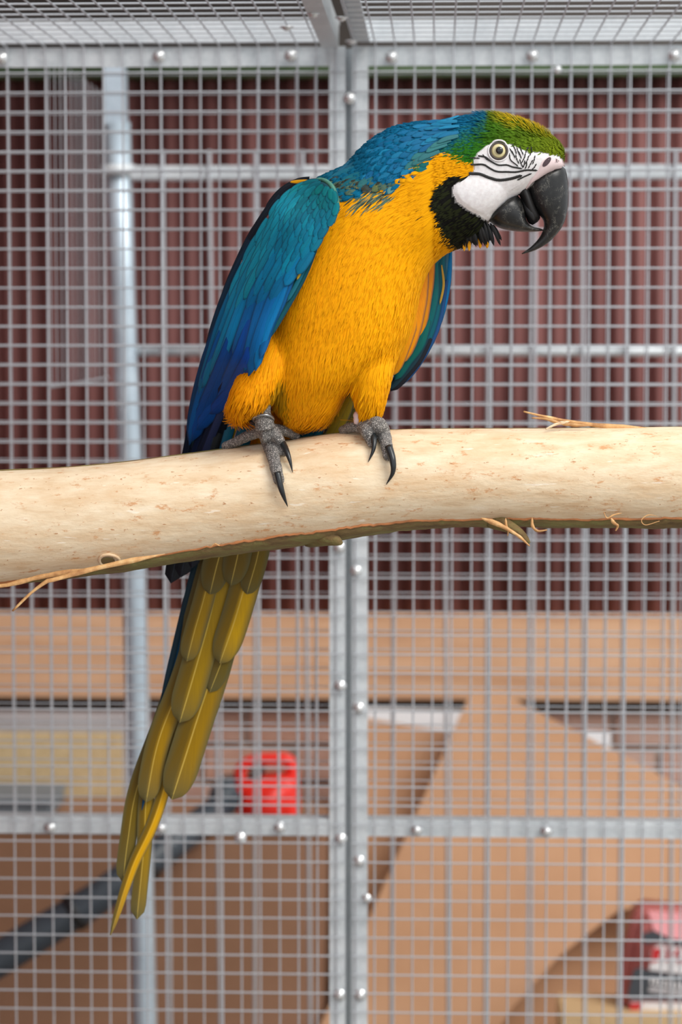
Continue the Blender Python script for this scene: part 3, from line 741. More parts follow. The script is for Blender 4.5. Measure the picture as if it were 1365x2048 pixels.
# ---- small contour feathers over the whole body
SPINE = np.array([(1125, 316), (1060, 318), (985, 326), (915, 345), (850, 376), (790, 420), (735, 500), (695, 600), (660, 700), (630, 790), (600, 880), (540, 1000)], float)
def flow_at(p):
    """picture direction in which the feathers lie (head to tail)"""
    seg = SPINE[1:] - SPINE[:-1]
    mid = (SPINE[1:] + SPINE[:-1]) / 2
    w = 1.0 / (((p[:, None, :] - mid[None]) ** 2).sum(2) + 900.0) ** 2
    d = (w[:, :, None] * (seg / np.linalg.norm(seg, axis=1)[:, None])[None]).sum(1)
    return d / np.linalg.norm(d, axis=1)[:, None]
tri = []
me = body.data; me.calc_loop_triangles()
tri = np.array([t.vertices[:] for t in me.loop_triangles])
A, B, C_ = bv[tri[:, 0]], bv[tri[:, 1]], bv[tri[:, 2]]
area = np.linalg.norm(np.cross(B - A, C_ - A), axis=1) / 2
cen = (A + B + C_) / 3; pc = proj(cen)
vis = np.where(((bn[tri].mean(1)) * (cen - np.array(CAM))).sum(1) < 0.05, 1.0, 0.45)
dens = np.where(pc[:, 0] > 850, 2.6, 1.0) * vis
prob = area * dens; prob /= prob.sum()
NF = 46000
ti = rng.choice(len(tri), NF, p=prob); r1 = np.sqrt(rng.random(NF)); r2 = rng.random(NF)
root = A[ti] * (1 - r1)[:, None] + B[ti] * (r1 * (1 - r2))[:, None] + C_[ti] * (r1 * r2)[:, None]
nor = bn[tri[ti]].mean(1); nor /= np.linalg.norm(nor, axis=1)[:, None]
pp = proj(root); rr = rng.random(NF)
keep = ~(in_poly(pp, FACE) & (root[:, 1] < 2.393)) & (pp[:, 1] < 1040)
root, nor, pp, rr = root[keep], nor[keep], pp[keep], rr[keep]
fcol = plumage_color(pp, nor, rr)
fd = flow_at(pp)
# belly feathers hang straighter, thighs straight down
isth = (pp[:, 1] > 700)
fd = np.where(isth[:, None], fd * 0.4 + np.array([-0.12, 0.8]) * 0.6, fd)
ang = rng.normal(0, 1, len(fd)) * np.where(pp[:, 0] > 880, 0.16, 0.11); fd = np.stack([fd[:, 0] * np.cos(ang) - fd[:, 1] * np.sin(ang), fd[:, 0] * np.sin(ang) + fd[:, 1] * np.cos(ang)], 1)
EX = np.array(ROT @ Vector((1, 0, 0))); EZ = np.array(ROT @ Vector((0, 1, 0)))
d3 = fd[:, :1] * EX - fd[:, 1:] * EZ
d3 -= (d3 * nor).sum(1)[:, None] * nor; d3 /= np.maximum(np.linalg.norm(d3, axis=1), 1e-6)[:, None]
x, y = pp[:, 0], pp[:, 1]
cape_f = in_poly(pp, BLUECAPE)
head = x > 880
Ln = np.where(head, 0.0085, np.where(cape_f, 0.017, 0.024)); Wd = np.where(head, 0.0012, np.where(cape_f, 0.0080, 0.0017))
Ln = np.where(cape_f & (x < 860) & (x > 715), 0.0155, Ln)
Ln = np.where(x > 1040, 0.0065, Ln)
bibf = in_poly(pp, BIB); Ln = np.where(bibf, 0.012, Ln); Wd = np.where(bibf, 0.0022, Wd)
Ln = np.where(bibf & (y > 466), 0.016, Ln)
Ln *= rng.uniform(0.75, 1.2, len(Ln)); Wd *= rng.uniform(0.75, 1.25, len(Wd))
side = np.cross(nor, d3)
rows = [(0.0, 0.55, -0.0008), (0.35, 1.0, 0.0006), (0.72, 0.85, 0.0012), (1.0, 0.12, 0.0016)]
n = len(root)
V = np.zeros((n, 12, 3)); Nn = np.zeros((n, 12, 3)); UV = np.zeros((n, 12, 2))
for ri, (v_, w_, h_) in enumerate(rows):
    raw = root + d3 * (Ln * v_)[:, None]
    sn = np.empty_like(raw); sp = np.empty_like(raw)
    for i in range(n):
        q = body_bvh.find_nearest(raw[i])
        sp[i] = q[0]; sn[i] = q[1]
    dist = np.linalg.norm(sp - raw, axis=1)
    k_ = np.where(dist < 0.004, 0.85, 0.35)[:, None]
    ctr = raw * (1 - k_) + sp * k_
    nn = nor * (1 - k_) + sn * k_; nn /= np.maximum(np.linalg.norm(nn, axis=1), 1e-6)[:, None]
    ctr = ctr + nn * (h_ * (0.6 + 0.8 * rr) * np.where(cape_f & (x < 880), 1.8, np.where((x > 960) & (y < 275), 2.3, 1.0)))[:, None]
    for ci, u in enumerate((-1, 0, 1)):
        V[:, ri * 3 + ci] = ctr + side * (u * w_ * Wd / 2)[:, None] + nn * ((1 - abs(u)) * 0.12 * Wd)[:, None]
        q = nn + side * (u * 0.18) ; Nn[:, ri * 3 + ci] = q / np.linalg.norm(q, axis=1)[:, None]
        UV[:, ri * 3 + ci, 0] = u * 0.5 + rr * 40; UV[:, ri * 3 + ci, 1] = v_ + rr * 13
fq = []
for ri in range(3):
    for ci in range(2):
        a = ri * 3 + ci; fq.append((a, a + 3, a + 4, a + 1))
faces = (np.array(fq)[None] + (np.arange(n) * 12)[:, None, None]).reshape(-1, 4)
pm = bpy.data.meshes.new('plumage')
nv = n * 12; nf = len(faces)
pm.vertices.add(nv); pm.vertices.foreach_set('co', V.reshape(-1).astype(np.float32))
pm.loops.add(nf * 4); pm.loops.foreach_set('vertex_index', faces.reshape(-1).astype(np.int32))
pm.polygons.add(nf); pm.polygons.foreach_set('loop_start', (np.arange(nf) * 4).astype(np.int32))
pm.polygons.foreach_set('use_smooth', np.ones(nf, bool))
pm.update(calc_edges=True)
uvl = pm.uv_layers.new(name='UVMap'); uvl.data.foreach_set('uv', UV.reshape(-1, 2)[faces.reshape(-1)].astype(np.float32).ravel())
# darker fringe on the blue cape feathers, pale root
tone = np.ones((n, 12))
tone[:, 9:] = np.where(cape_f, 0.62, 0.96)[:, None]
tone[:, 0:3] = 0.9
tone *= rng.uniform(0.90, 1.06, n)[:, None]
Cc = (fcol[:, None, :] * tone[:, :, None]).reshape(-1, 3)
set_col(pm, Cc)
pm.materials.append(M['plume'])
pm.normals_split_custom_set_from_vertices([tuple(q) for q in Nn.reshape(-1, 3)])
po = bpy.data.objects.new('plumage', pm); link(po, bird); po['kind'] = 'stuff'

# ---- long feathers, one object each
def feather_mat(name, edge, edge_amt, shaft, rough=0.48, streak=0.8, half=None, e0=0.45):
    m = Mat(name, rough, spec=0.22)
    oi = m.n('ShaderNodeObjectInfo'); uv = m.n('ShaderNodeUVMap'); sx = m.n('ShaderNodeSeparateXYZ'); m.l(uv.outputs[0], sx.inputs[0])
    u, v = sx.outputs[0], sx.outputs[1]
    au = m.math('ABSOLUTE', u)
    # barbs: fine slanted streaks
    cb_ = m.n('ShaderNodeCombineXYZ'); m.l(m.math('MULTIPLY', m.math('SUBTRACT', m.math('MULTIPLY', v, 3.0), m.math('MULTIPLY', au, 0.55)), 26.0), cb_.inputs[0]); m.l(m.math('MULTIPLY', u, 1.5), cb_.inputs[1]); m.l(m.math('MULTIPLY', oi.outputs['Random'], 50.0), cb_.inputs[2])
    nz = m.n('ShaderNodeTexNoise', Scale=1.0, Detail=3.0); m.l(cb_.outputs[0], nz.inputs['Vector'])
    base = m.mix(1.0, oi.outputs['Color'], m.ramp(nz.outputs['Fac'], [(0.3, (streak, streak, streak)), (0.7, (1.0, 1.0, 1.0))]), 'MULTIPLY')
    if half: base = m.mix(m.math('MULTIPLY', m.ramp(u, [(0.0, (0, 0, 0)), (0.25, (1, 1, 1))]), 0.85), base, half)
    e = m.ramp(m.math('MAXIMUM', m.math('POWER', au, 2.2), m.math('POWER', v, 9.0)), [(e0, (0, 0, 0)), (0.95, (edge_amt, edge_amt, edge_amt))])
    base = m.mix(e, base, edge)
    s = m.ramp(au, [(0.015, (1, 1, 1)), (0.05, (0, 0, 0))])
    base = m.mix(m.math('MULTIPLY', s, shaft[1]), base, shaft[0])
    m.color(base); m.bump(nz.outputs['Fac'], 0.12, 0.0008); return m.m
M['f_wing'] = feather_mat('wing_feather', srgb(10, 44, 74), 0.75, (srgb(8, 36, 60), 0.35))
M['f_tail'] = feather_mat('tail_feather_underside', srgb(92, 88, 56), 0.85, (srgb(226, 196, 96), 0.6), streak=0.85, half=srgb(98, 76, 8), e0=0.22)
M['f_dark'] = feather_mat('flight_feather', srgb(16, 20, 32), 0.9, (srgb(60, 70, 90), 0.4))
def feather(name, pts, w, col_, m_, parent, tip=0.24, camber=0.10, n=13, base_w=0.45, curl=0.0, face=None, across=5):
    pts = [Vector(p) for p in catmull(pts, n)]; v = []; uv = []; N = across
    for i, p in enumerate(pts):
        t = (pts[min(i + 1, n - 1)] - pts[max(i - 1, 0)]).normalized()
        nn = (face if face is not None else (CAM - p)).normalized(); s = t.cross(nn).normalized(); nn = s.cross(t)
        v_ = i / (n - 1)
        ww = w * min(1.0, base_w + (1 - base_w) * (v_ / 0.3) ** 0.7 if v_ < 0.3 else 1.0)
        if v_ > 1 - tip: q = (v_ - (1 - tip)) / tip; ww *= max(math.sqrt(max(1 - q ** 2.2, 0)), 0.08)
        for k in range(N):
            u = -1 + 2 * k / (N - 1)
            v.append(p + s * (u * ww / 2) + nn * (camber * w * (1 - u * u) - curl * w * v_ ** 2)); uv.append((u, v_))
    f = [(i * N + k, i * N + k + 1, (i + 1) * N + k + 1, (i + 1) * N + k) for i in range(n - 1) for k in range(N - 1)]
    o = mesh_obj(name, v, f, m_, parent)
    l = o.data.uv_layers.new(name='UVMap')
    for lp in o.data.loops: l.data[lp.index].uv = uv[lp.vertex_index]
    o.color = col_; return o
def vary(c, a=0.12):
    k = random.uniform(1 - a, 1 + a); return (c[0] * k, c[1] * k * random.uniform(0.94, 1.06), c[2] * k, 1)
def mixc(a, b, t): return tuple(a[i] * (1 - t) + b[i] * t for i in range(3)) + (1,)

# wing at the left: depth field through control points (thin-plate spline)
CP = np.array([(650, 368, 2.338), (676, 410, 2.327), (640, 500, 2.324), (602, 580, 2.325), (560, 660, 2.322), (515, 745, 2.321), (560, 400, 2.366), (600, 372, 2.362), (520, 470, 2.372), (480, 530, 2.390),
               (430, 640, 2.412), (405, 750, 2.434), (390, 850, 2.456), (372, 900, 2.468), (450, 800, 2.424), (480, 720, 2.350), (340, 1150, 2.490), (400, 905, 2.470), (436, 905, 2.468), (580, 450, 2.338), (540, 560, 2.342), (490, 650, 2.362), (430, 1120, 2.49)], float)
def tps_fit(cp):
    n_ = len(cp); d = np.linalg.norm(cp[:, None, :2] - cp[None, :, :2], axis=2) / 300
    K = np.where(d > 0, d * d * np.log(np.maximum(d, 1e-9)), 0) + np.eye(n_) * 0.02
    Pm = np.concatenate([np.ones((n_, 1)), cp[:, :2] / 300], 1)
    Am = np.block([[K, Pm], [Pm.T, np.zeros((3, 3))]]); b = np.concatenate([cp[:, 2], np.zeros(3)])
    return np.linalg.solve(Am, b)
wc = tps_fit(CP)
def wingY(px, py):
    d = np.linalg.norm(CP[:, :2] - np.array([px, py]), axis=1) / 300
    K = np.where(d > 0, d * d * np.log(np.maximum(d, 1e-9)), 0)
    return float(K @ wc[:len(CP)] + wc[-3] + wc[-2] * px / 300 + wc[-1] * py / 300)
def WP(px, py, off=0.0): return P(px, py, wingY(px, py) + off)
def wing_normal(px, py):
    a = WP(px + 8, py) - WP(px - 8, py); b = WP(px, py + 8) - WP(px, py - 8)
    n_ = a.cross(b).normalized(); return n_ if n_.y < 0 else -n_
# shell of the wing
ROWS = [(360, 618, 650), (368, 590, 666), (382, 572, 673), (410, 550, 675), (450, 524, 658), (500, 494, 628), (560, 464, 598), (620, 440, 564), (680, 421, 530), (735, 406, 510), (770, 400, 480), (810, 392, 458), (850, 384, 430), (895, 378, 404)]
rg = []
for y_, a, b in ROWS:
    xs_w = np.linspace(a + 3, b - 3, 14)
    fr = [WP(x_, y_, 0.0035 + 0.004 * abs(2 * i / 13 - 1) ** 3) for i, x_ in enumerate(xs_w)]
    bk = [WP(x_, y_, 0.0135 - 0.003 * abs(2 * i / 13 - 1) ** 3) for i, x_ in enumerate(xs_w)]
    rg.append(fr + bk[::-1])
M['wing_skin'] = simple('wing_down', srgb(0, 78, 98), 0.7, var=0.2, scale=90).m
wing = MB().loft(rg).build('wing', M['wing_skin'], bird); fix_normals(wing)
def wf(pts, w, c_, off, m_='f_wing', parent=None, **kw):
    d = [WP(x_, y_, off) for x_, y_ in pts]
    mid = pts[len(pts) // 2]
    return feather('wing_feather', d, w * PX, vary(c_), M[m_], parent or wing, face=wing_normal(*mid) * 0.75 + (CAM - d[0]).normalized() * 0.35, **kw)
# primaries that run down behind the log
for pts, w, c_, off in (
    ([(430, 790), (402, 900), (372, 1030), (342, 1166)], 36, srgb(18, 20, 24), 0.010),
    ([(440, 790), (416, 900), (390, 1030), (362, 1154)], 36, srgb(22, 26, 30), 0.008),
    ([(452, 800), (432, 900), (404, 1020), (384, 1136)], 30, srgb(20, 30, 44), 0.006),
    ([(425, 690), (396, 800), (376, 902), (366, 960)], 22, srgb(12, 28, 50), 0.006),
    ([(492, 726), (452, 806), (412, 900), (396, 950)], 17, srgb(52, 66, 108), 0.000),
    ([(482, 732), (440, 815), (402, 900), (388, 950)], 17, srgb(30, 40, 66), 0.001),
    ([(470, 736), (428, 815), (392, 900), (380, 950)], 20, srgb(16, 36, 74), 0.002)):
    wf(pts, w, c_, off, 'f_dark', tip=0.06 if pts[-1][1] > 1100 else 0.12, n=30)
for pts, w, c_, off in (
    ([(500, 640), (476, 720), (438, 800), (392, 862)], 34, DEEP, -0.001),
    ([(480, 630), (450, 720), (412, 810), (383, 884)], 34, srgb(0, 74, 152), -0.002),
    ([(510, 660), (492, 726), (456, 790), (420, 828)], 30, srgb(0, 66, 146), -0.0025),
    ([(462, 620), (430, 710), (400, 800), (379, 890)], 26, srgb(0, 84, 150), -0.0015),
    ([(442, 630), (414, 710), (392, 790), (376, 880)], 20, srgb(10, 60, 104), 0.001)):
    wf(pts, w, c_, off, tip=0.2)
# outer rear edge, dark
for pts, w, c_, off in (([(600, 362), (560, 388), (514, 452), (476, 520)], 16, srgb(14, 30, 40), 0.004), ([(560, 390), (508, 460), (468, 540), (436, 620)], 15, srgb(12, 40, 56), 0.004), ([(500, 480), (456, 570), (424, 660), (404, 750)], 14, srgb(10, 50, 74), 0.004),
                        ([(620, 356), (592, 364), (560, 384), (530, 420)], 14, srgb(10, 26, 34), 0.006)):
    wf(pts, w, c_, off, 'f_dark')
wf([(622, 362), (600, 363), (580, 364)], 8, srgb(250, 180, 10), -0.002, tip=0.5)
# under-edge along the flank: dark green with pale yellow shaft
for pts, w, c_, off in (([(636, 484), (600, 560), (560, 630), (524, 690)], 22, srgb(10, 92, 100), 0.001), ([(628, 490), (590, 566), (552, 636), (522, 688)], 16, srgb(24, 84, 78), -0.0005), ([(622, 504), (606, 534), (594, 560)], 7, srgb(206, 172, 40), -0.003), ([(630, 496), (612, 532), (594, 568), (574, 604)], 9, srgb(20, 110, 130), -0.002)):
    wf(pts, w, c_, off)
# secondaries
for pts, w, c_, off in (
    ([(586, 530), (556, 606), (530, 670), (511, 742)], 24, srgb(0, 112, 172), -0.0035),
    ([(572, 530), (540, 610), (514, 684), (498, 752)], 28, srgb(0, 106, 170), -0.005),
    ([(552, 530), (522, 612), (502, 686), (489, 744)], 28, srgb(0, 100, 164), -0.0042),
    ([(594, 530), (566, 600), (542, 650), (520, 718)], 20, srgb(0, 98, 160), -0.002),
    ([(534, 530), (502, 612), (480, 676), (466, 716)], 28, srgb(0, 94, 160), -0.0034),
    ([(514, 534), (480, 618), (454, 690), (430, 750)], 28, srgb(0, 118, 168), -0.0040),
    ([(496, 545), (466, 630), (440, 700), (420, 752)], 26, srgb(0, 124, 170), -0.0046),
    ([(482, 556), (452, 640), (424, 720), (404, 776)], 24, srgb(0, 120, 164), -0.0040),
    ([(468, 566), (438, 650), (414, 730), (397, 790)], 20, srgb(0, 110, 156), -0.0030)):
    wf(pts, w, c_, off, tip=0.2)
# coverts in overlapping rows
Lc = catmull([(644, 362), (604, 368), (560, 398), (520, 462), (484, 530), (452, 598), (426, 664), (408, 740)], 200)
Rc = catmull([(664, 372), (674, 398), (672, 425), (648, 468), (620, 512), (590, 558), (562, 606), (536, 660)], 200)
def W2(s, t):
    i = min(max(t, 0), 1) * 199; a = int(i); b = min(a + 1, 199); q = i - a
    L = Lc[a] * (1 - q) + Lc[b] * q; R = Rc[a] * (1 - q) + Rc[b] * q
    return L * (1 - s) + R * s
rows_c = [(0.015, 5, .085, 15), (0.045, 6, .085, 15), (0.075, 7, .085, 15), (0.105, 8, .085, 15), (0.14, 9, .09, 15), (0.175, 10, .09, 15), (0.21, 10, .09, 16), (0.25, 10, .10, 17), (0.29, 9, .11, 18), (0.335, 9, .12, 19), (0.38, 8, .14, 21), (0.43, 8, .17, 23), (0.49, 7, .20, 25), (0.56, 6, .22, 26)]
for ri, (t, nc, ln, w) in enumerate(rows_c):
    for k in range(nc):
        s = (k + 0.5 + (0.25 if ri % 2 else -0.25)) / nc + random.uniform(-.02, .02)
        if not 0.0 < s < 1.0: continue
        tt = t + random.uniform(-.012, .012) + 0.03 * (0.5 - abs(s - .5))
        if ri >= 12 and s > 0.93: continue
        a, b, c_ = W2(s, tt), W2(s, tt + ln * 0.5), W2(s, tt + ln)
        hue = mixc(srgb(0, 112, 116), srgb(0, 126, 158), min(1, t / 0.32))
        if t > 0.4: hue = mixc(hue, srgb(0, 112, 166), (t - 0.4) / 0.2)
        if s < 0.35: hue = mixc(hue, srgb(20, 150, 168), 0.45)
        wf([a, b, c_], w, vary(hue, 0.16), -0.0048 - 0.0004 * (len(rows_c) - ri), n=8, tip=0.42, base_w=0.7, camber=0.08)
# pale leading edge of the shoulder
MB().tube([WP(x_, y_, -0.004) for x_, y_ in catmull([(612, 366), (640, 359), (660, 368), (671, 388), (675, 414), (668, 446)], 24)], [0.0012 + 0.0012 * math.sin(math.pi * i / 23) for i in range(24)], 8).build('wing_edge', simple('wing_edge_feathers', srgb(70, 128, 110), 0.7, var=0.3, scale=150).m, wing)

# wing at the right, behind the flank
def rw(pts, w, c_, m_='f_wing', **kw): return feather('wing_feather', [P(x_, y_, Y_) for x_, y_, Y_ in pts], w * PX, vary(c_, 0.06), M[m_], wing_r, **kw)
rg = []
for (y_, a, b, Y_) in ((498, 868, 902, 2.424), (540, 846, 899, 2.428), (590, 836, 892, 2.430), (640, 826, 880, 2.432), (690, 812, 858, 2.436), (735, 796, 826, 2.440), (772, 780, 796, 2.444)):
    fr = [P(x_, y_, Y_ + 0.010 * (i / 7) ** 2) for i, x_ in enumerate(np.linspace(a, b - 3, 8))]; bk = [p + Vector((0, 0.007, 0)) for p in fr]
    rg.append(fr + bk[::-1])
wing_r = MB().loft(rg).build('wing', M['wing_skin'], bird); fix_normals(wing_r)
for pts, w, c_, m_ in (
    ([(902, 500, 2.4395), (896, 570, 2.4395), (876, 650, 2.4405), (832, 728, 2.444)], 13, srgb(0, 120, 184), 'f_wing'),
    ([(894, 560, 2.437), (872, 660, 2.438), (830, 736, 2.441), (790, 778, 2.445)], 15, srgb(30, 84, 140), 'f_wing'),
    ([(862, 676, 2.434), (834, 722, 2.437), (804, 758, 2.441), (782, 782, 2.444)], 20, srgb(30, 34, 46), 'f_dark'),
    ([(856, 676, 2.432), (828, 722, 2.435), (796, 760, 2.440), (778, 780, 2.443)], 16, srgb(24, 60, 74), 'f_dark'),
    ([(886, 508, 2.431), (876, 580, 2.431), (862, 650, 2.433), (836, 712, 2.436)], 26, srgb(0, 96, 112), 'f_wing'),
    ([(872, 520, 2.429), (866, 600, 2.429), (846, 670, 2.431), (812, 734, 2.435)], 24, srgb(0, 98, 104), 'f_wing'),
    ([(858, 640, 2.428), (838, 690, 2.430), (812, 724, 2.434), (790, 760, 2.438)], 24, srgb(0, 100, 98), 'f_wing'),
    ([(864, 512, 2.4265), (852, 580, 2.4255), (842, 640, 2.427), (826, 690, 2.431)], 30, srgb(232, 146, 0), 'f_wing'),
    ([(850, 540, 2.424), (836, 610, 2.423), (822, 670, 2.425), (796, 730, 2.431)], 36, srgb(240, 156, 0), 'f_wing'), ([(836, 600, 2.422), (820, 660, 2.423), (802, 710, 2.427), (784, 752, 2.433)], 26, srgb(244, 160, 0), 'f_wing'),
    ([(884, 530, 2.427), (888, 570, 2.427), (880, 610, 2.429)], 5, srgb(196, 160, 60), 'f_wing')):
    rw(pts, w, c_, m_)

# ---- tail
tail = MB().loft([ell(*s, n=20) for s in dense([((505, 880), (620, 890), 2.474, .012), ((470, 960), (580, 975), 2.484, .010), ((440, 1040), (556, 1050), 2.489, .006), ((425, 1090), (540, 1090), 2.491, .003)], 16)]).build('tail', M['wing_skin'], bird); fix_normals(tail)
OL = srgb(158, 122, 0); OLB = srgb(212, 162, 0); OLD = srgb(112, 90, 10)
TAIL = [  # picture polyline, width, colour, depth
    ([(470, 900), (452, 1060), (400, 1290), (322, 1600), (264, 1737), (221, 1870)], 27, OLB, 2.516),
    ([(470, 900), (446, 1080), (370, 1350), (300, 1560), (288, 1700), (274, 1838)], 33, OL, 2.518),
    ([(455, 900), (420, 1100), (340, 1390), (276, 1570), (256, 1680), (246, 1764)], 36, OLD, 2.520),
    ([(470, 900), (440, 1090), (374, 1330), (318, 1480), (292, 1604)], 50, OL, 2.510),
    ([(500, 900), (476, 1080), (440, 1290), (388, 1460), (344, 1598)], 72, OL, 2.506),
    ([(520, 900), (506, 1060), (486, 1190), (456, 1290), (420, 1384)], 44, OLD, 2.503),
    ([(480, 900), (456, 1070), (424, 1220), (388, 1350), (360, 1444)], 66, OL, 2.500),
    ([(525, 900), (514, 1050), (498, 1140), (470, 1240), (440, 1326)], 62, OLB, 2.497),
    ([(465, 900), (436, 1080), (410, 1190), (390, 1260), (374, 1322)], 44, OL, 2.495),
    ([(540, 900), (526, 1040), (516, 1110), (494, 1188)], 46, OLD, 2.492),
    ([(490, 900), (466, 1040), (440, 1110), (420, 1188)], 60, OLD, 2.490),
    ([(505, 900), (490, 1040), (476, 1110), (462, 1170)], 56, OLD, 2.4885)]
TL = Vector((0.25, -1, 0.1))
for pts, w, c_, Y_ in TAIL:
    feather('tail_feather', [P(x_, y_, Y_ + 0.00002 * max(0, y_ - 1100)) for x_, y_ in pts], w * PX, vary(c_, 0.08), M['f_tail'], tail, tip=(0.3 if w < 30 else min(0.3, 1.0 * w / sum(math.dist(pts[q], pts[q + 1]) for q in range(len(pts) - 1)))), n=64, camber=0.07)
M['f_tailblue'] = feather_mat('tail_feather_upper', srgb(10, 44, 64), 0.6, (srgb(8, 36, 60), 0.2))
for pts, w, c_, Y_ in (([(440, 1000), (396, 1120), (356, 1290), (320, 1440), (284, 1620)], 17, srgb(0, 74, 112), 2.523), ([(434, 1000), (392, 1130), (350, 1300), (320, 1430)], 16, srgb(8, 46, 62), 2.5225)):
    feather('tail_feather', [P(x_, y_, Y_) for x_, y_ in pts], w * PX, c_, M['f_tailblue'], tail, n=16)
# coverts glimpsed between and beside the legs
for pts, w, c_, Y_ in (([(690, 780), (650, 835), (606, 900)], 30, srgb(0, 104, 130), 2.452), ([(706, 790), (676, 850), (640, 910)], 30, srgb(150, 128, 24), 2.456), ([(720, 800), (700, 850), (680, 900)], 26, srgb(96, 90, 40), 2.459), ([(650, 830), (620, 860), (584, 910)], 26, srgb(0, 92, 112), 2.447), ([(700, 760), (668, 820), (630, 880)], 26, srgb(20, 34, 30), 2.458),
                       ([(478, 800), (462, 850), (440, 930)], 20, srgb(0, 100, 128), 2.452), ([(490, 820), (466, 860), (446, 930)], 15, srgb(214, 176, 20), 2.455), ([(512, 820), (492, 860), (470, 930)], 34, srgb(0, 84, 104), 2.450), ([(468, 780), (444, 850), (420, 930)], 20, srgb(18, 24, 26), 2.456)):
    feather('tail_feather', [P(x_, y_, Y_) for x_, y_ in pts], w * PX, c_, M['f_wing'], tail, n=9)

# ---- larger overlapping feathers of the nape and the back
def on_body(px, py, off):
    h = body_bvh.ray_cast(CAM, ray(px, py))
    if h[0] is None:
        q = body_bvh.find_nearest(P(px, py, 2.37)); return q[0] + q[1] * off
    return h[0] + h[1] * off
M['f_body'] = feather_mat('body_feather', srgb(8, 52, 78), 0.42, (srgb(8, 36, 60), 0.0), rough=0.6, streak=0.72)
def body_feather(name, pts, w, c_, offs, m_='f_body'):
    d = [on_body(x_, y_, o_) for (x_, y_), o_ in zip(pts, offs)]
    q = body_bvh.find_nearest(d[1])
    return feather(name, d, w * PX, c_, M[m_], bird, n=9, tip=0.5, base_w=0.7, camber=0.07, face=q[1] * 0.8 + (CAM - d[1]).normalized() * 0.3)
row = 0
for x0 in range(752, 912, 13):
    t = (x0 - 752) / 118
    ylo = 252 + (1 - t) * 40; yhi = 350 - max(0, x0 - 800) * 0.62
    y0 = ylo + (row % 2) * 9
    while y0 < yhi:
        x_ = x0 + random.uniform(-4, 4); y_ = y0 + random.uniform(-3, 3)
        u = (y_ - ylo) / max(yhi - ylo, 1)
        dx, dy = -30, 4 + 16 * u + 6 * (1 - t)
        c_ = mixc(srgb(0, 98, 146), srgb(16, 128, 170), random.random())
        if x0 > 830 and u > 0.75: c_ = mixc(c_, srgb(70, 120, 60), 0.5)
        o_ = 0.0016 + 0.0022 * t
        body_feather('nape_feather', [(x_ + 12, y_ - 2), (x_ + dx * 0.45, y_ + dy * 0.45), (x_ + dx, y_ + dy)], random.uniform(15, 19) - 6 * t, vary(c_, 0.1), (o_ * 0.6, o_ + 0.0008, o_ + 0.0016))
        y0 += 16 - 5 * t
    row += 1
for pts, w, c_ in (([(742, 312), (705, 330), (664, 346)], 22, srgb(0, 96, 126)), ([(742, 330), (704, 346), (662, 362)], 24, srgb(0, 104, 126)), ([(720, 322), (676, 338), (632, 352)], 18, srgb(0, 84, 112)), ([(752, 344), (716, 358), (682, 372)], 24, srgb(0, 100, 118)), ([(736, 356), (706, 370), (680, 388)], 24, srgb(0, 98, 112)),
                   ([(690, 334), (650, 348), (610, 358)], 14, srgb(6, 60, 84)), ([(770, 350), (742, 364), (716, 378)], 22, srgb(40, 104, 110)), ([(788, 362), (764, 372), (744, 386)], 18, srgb(96, 110, 70)), ([(800, 366), (786, 376), (776, 390)], 13, srgb(90, 140, 140)), ([(756, 362), (738, 374), (726, 388)], 16, srgb(52, 66, 62))):
    body_feather('back_feather', pts, w, vary(c_, 0.06), (0.0012, 0.0026, 0.0034))

# ---- face skin, stripes, nostril
m = Mat('face_skin', 0.55, spec=0.3); c = m.coord((60, 60, 60))
m.color(m.ramp(m.noise(c, 4, 5), [(0.3, srgb(222, 216, 216)), (0.7, srgb(240, 238, 238))])); m.bump(m.noise(m.coord((90, 90, 400)), 3, 3), 0.25, 0.0006)
m.b.inputs['Subsurface Weight'].default_value = 0.08; m.b.inputs['Subsurface Radius'].default_value = (0.004, 0.002, 0.0015); M['skin'] = m.m
M['cere'] = simple('cere_skin', srgb(228, 206, 206), 0.6, var=0.06, scale=300).m
M['stripe'] = simple('face_feathers', srgb(24, 22, 20), 0.6, var=0.2, scale=100).m
def hit(px, py):
    h = body_bvh.ray_cast(CAM, ray(px, py))
    return (h[0], h[1]) if h[0] is not None else (None, None)
def on_face(px, py, off):
    p, n_ = hit(px, py)
    if p is None:
        q = body_bvh.find_nearest(P(px, py, 2.36)); return q[0] + q[1] * off
    if n_.y > -0.15: n_ = (n_ + Vector((0, -0.4, 0))).normalized()
    return p + n_ * off
st = 2.0
gx = np.arange(900, 1138, st); gy = np.arange(280, 446, st)
gp = np.array([(a, b) for b in gy for a in gx]); ins = in_poly(gp, FACE)
# signed-ish distance to the outline, to feather the patch down at its rim
Fp = np.array(FACE, float); seg0 = Fp; seg1 = np.roll(Fp, -1, 0)
def dist_edge(p):
    d = seg1 - seg0; t = np.clip(((p - seg0) * d).sum(1) / (d * d).sum(1), 0, 1); return np.sqrt((((seg0 + d * t[:, None]) - p) ** 2).sum(1).min())
idx = {}; fv = []
for i, p in enumerate(gp):
    if ins[i]:
        e = min(dist_edge(p) / 10, 1.0)
        # soft bulge of the cheek below the stripes
        bul = 0.0035 * max(0, 1 - ((p[0] - 955) / 58) ** 2 - ((p[1] - 392) / 36) ** 2)
        idx[i] = len(fv); fv.append(on_face(p[0], p[1], 0.0004 + 0.0016 * e + bul))
W_ = len(gx); ff = []
for i in range(len(gp)):
    q = (i, i + 1, i + W_ + 1, i + W_)
    if all(k in idx for k in q) and (i % W_) < W_ - 1: ff.append(tuple(idx[k] for k in q))
face = mesh_obj('face_skin', fv, ff, M['skin'], bird); fix_normals(face)
fm = face.data
if sum((p.normal.y) for p in fm.polygons) > 0: fm.flip_normals()
face_bvh = bvh_of(face)
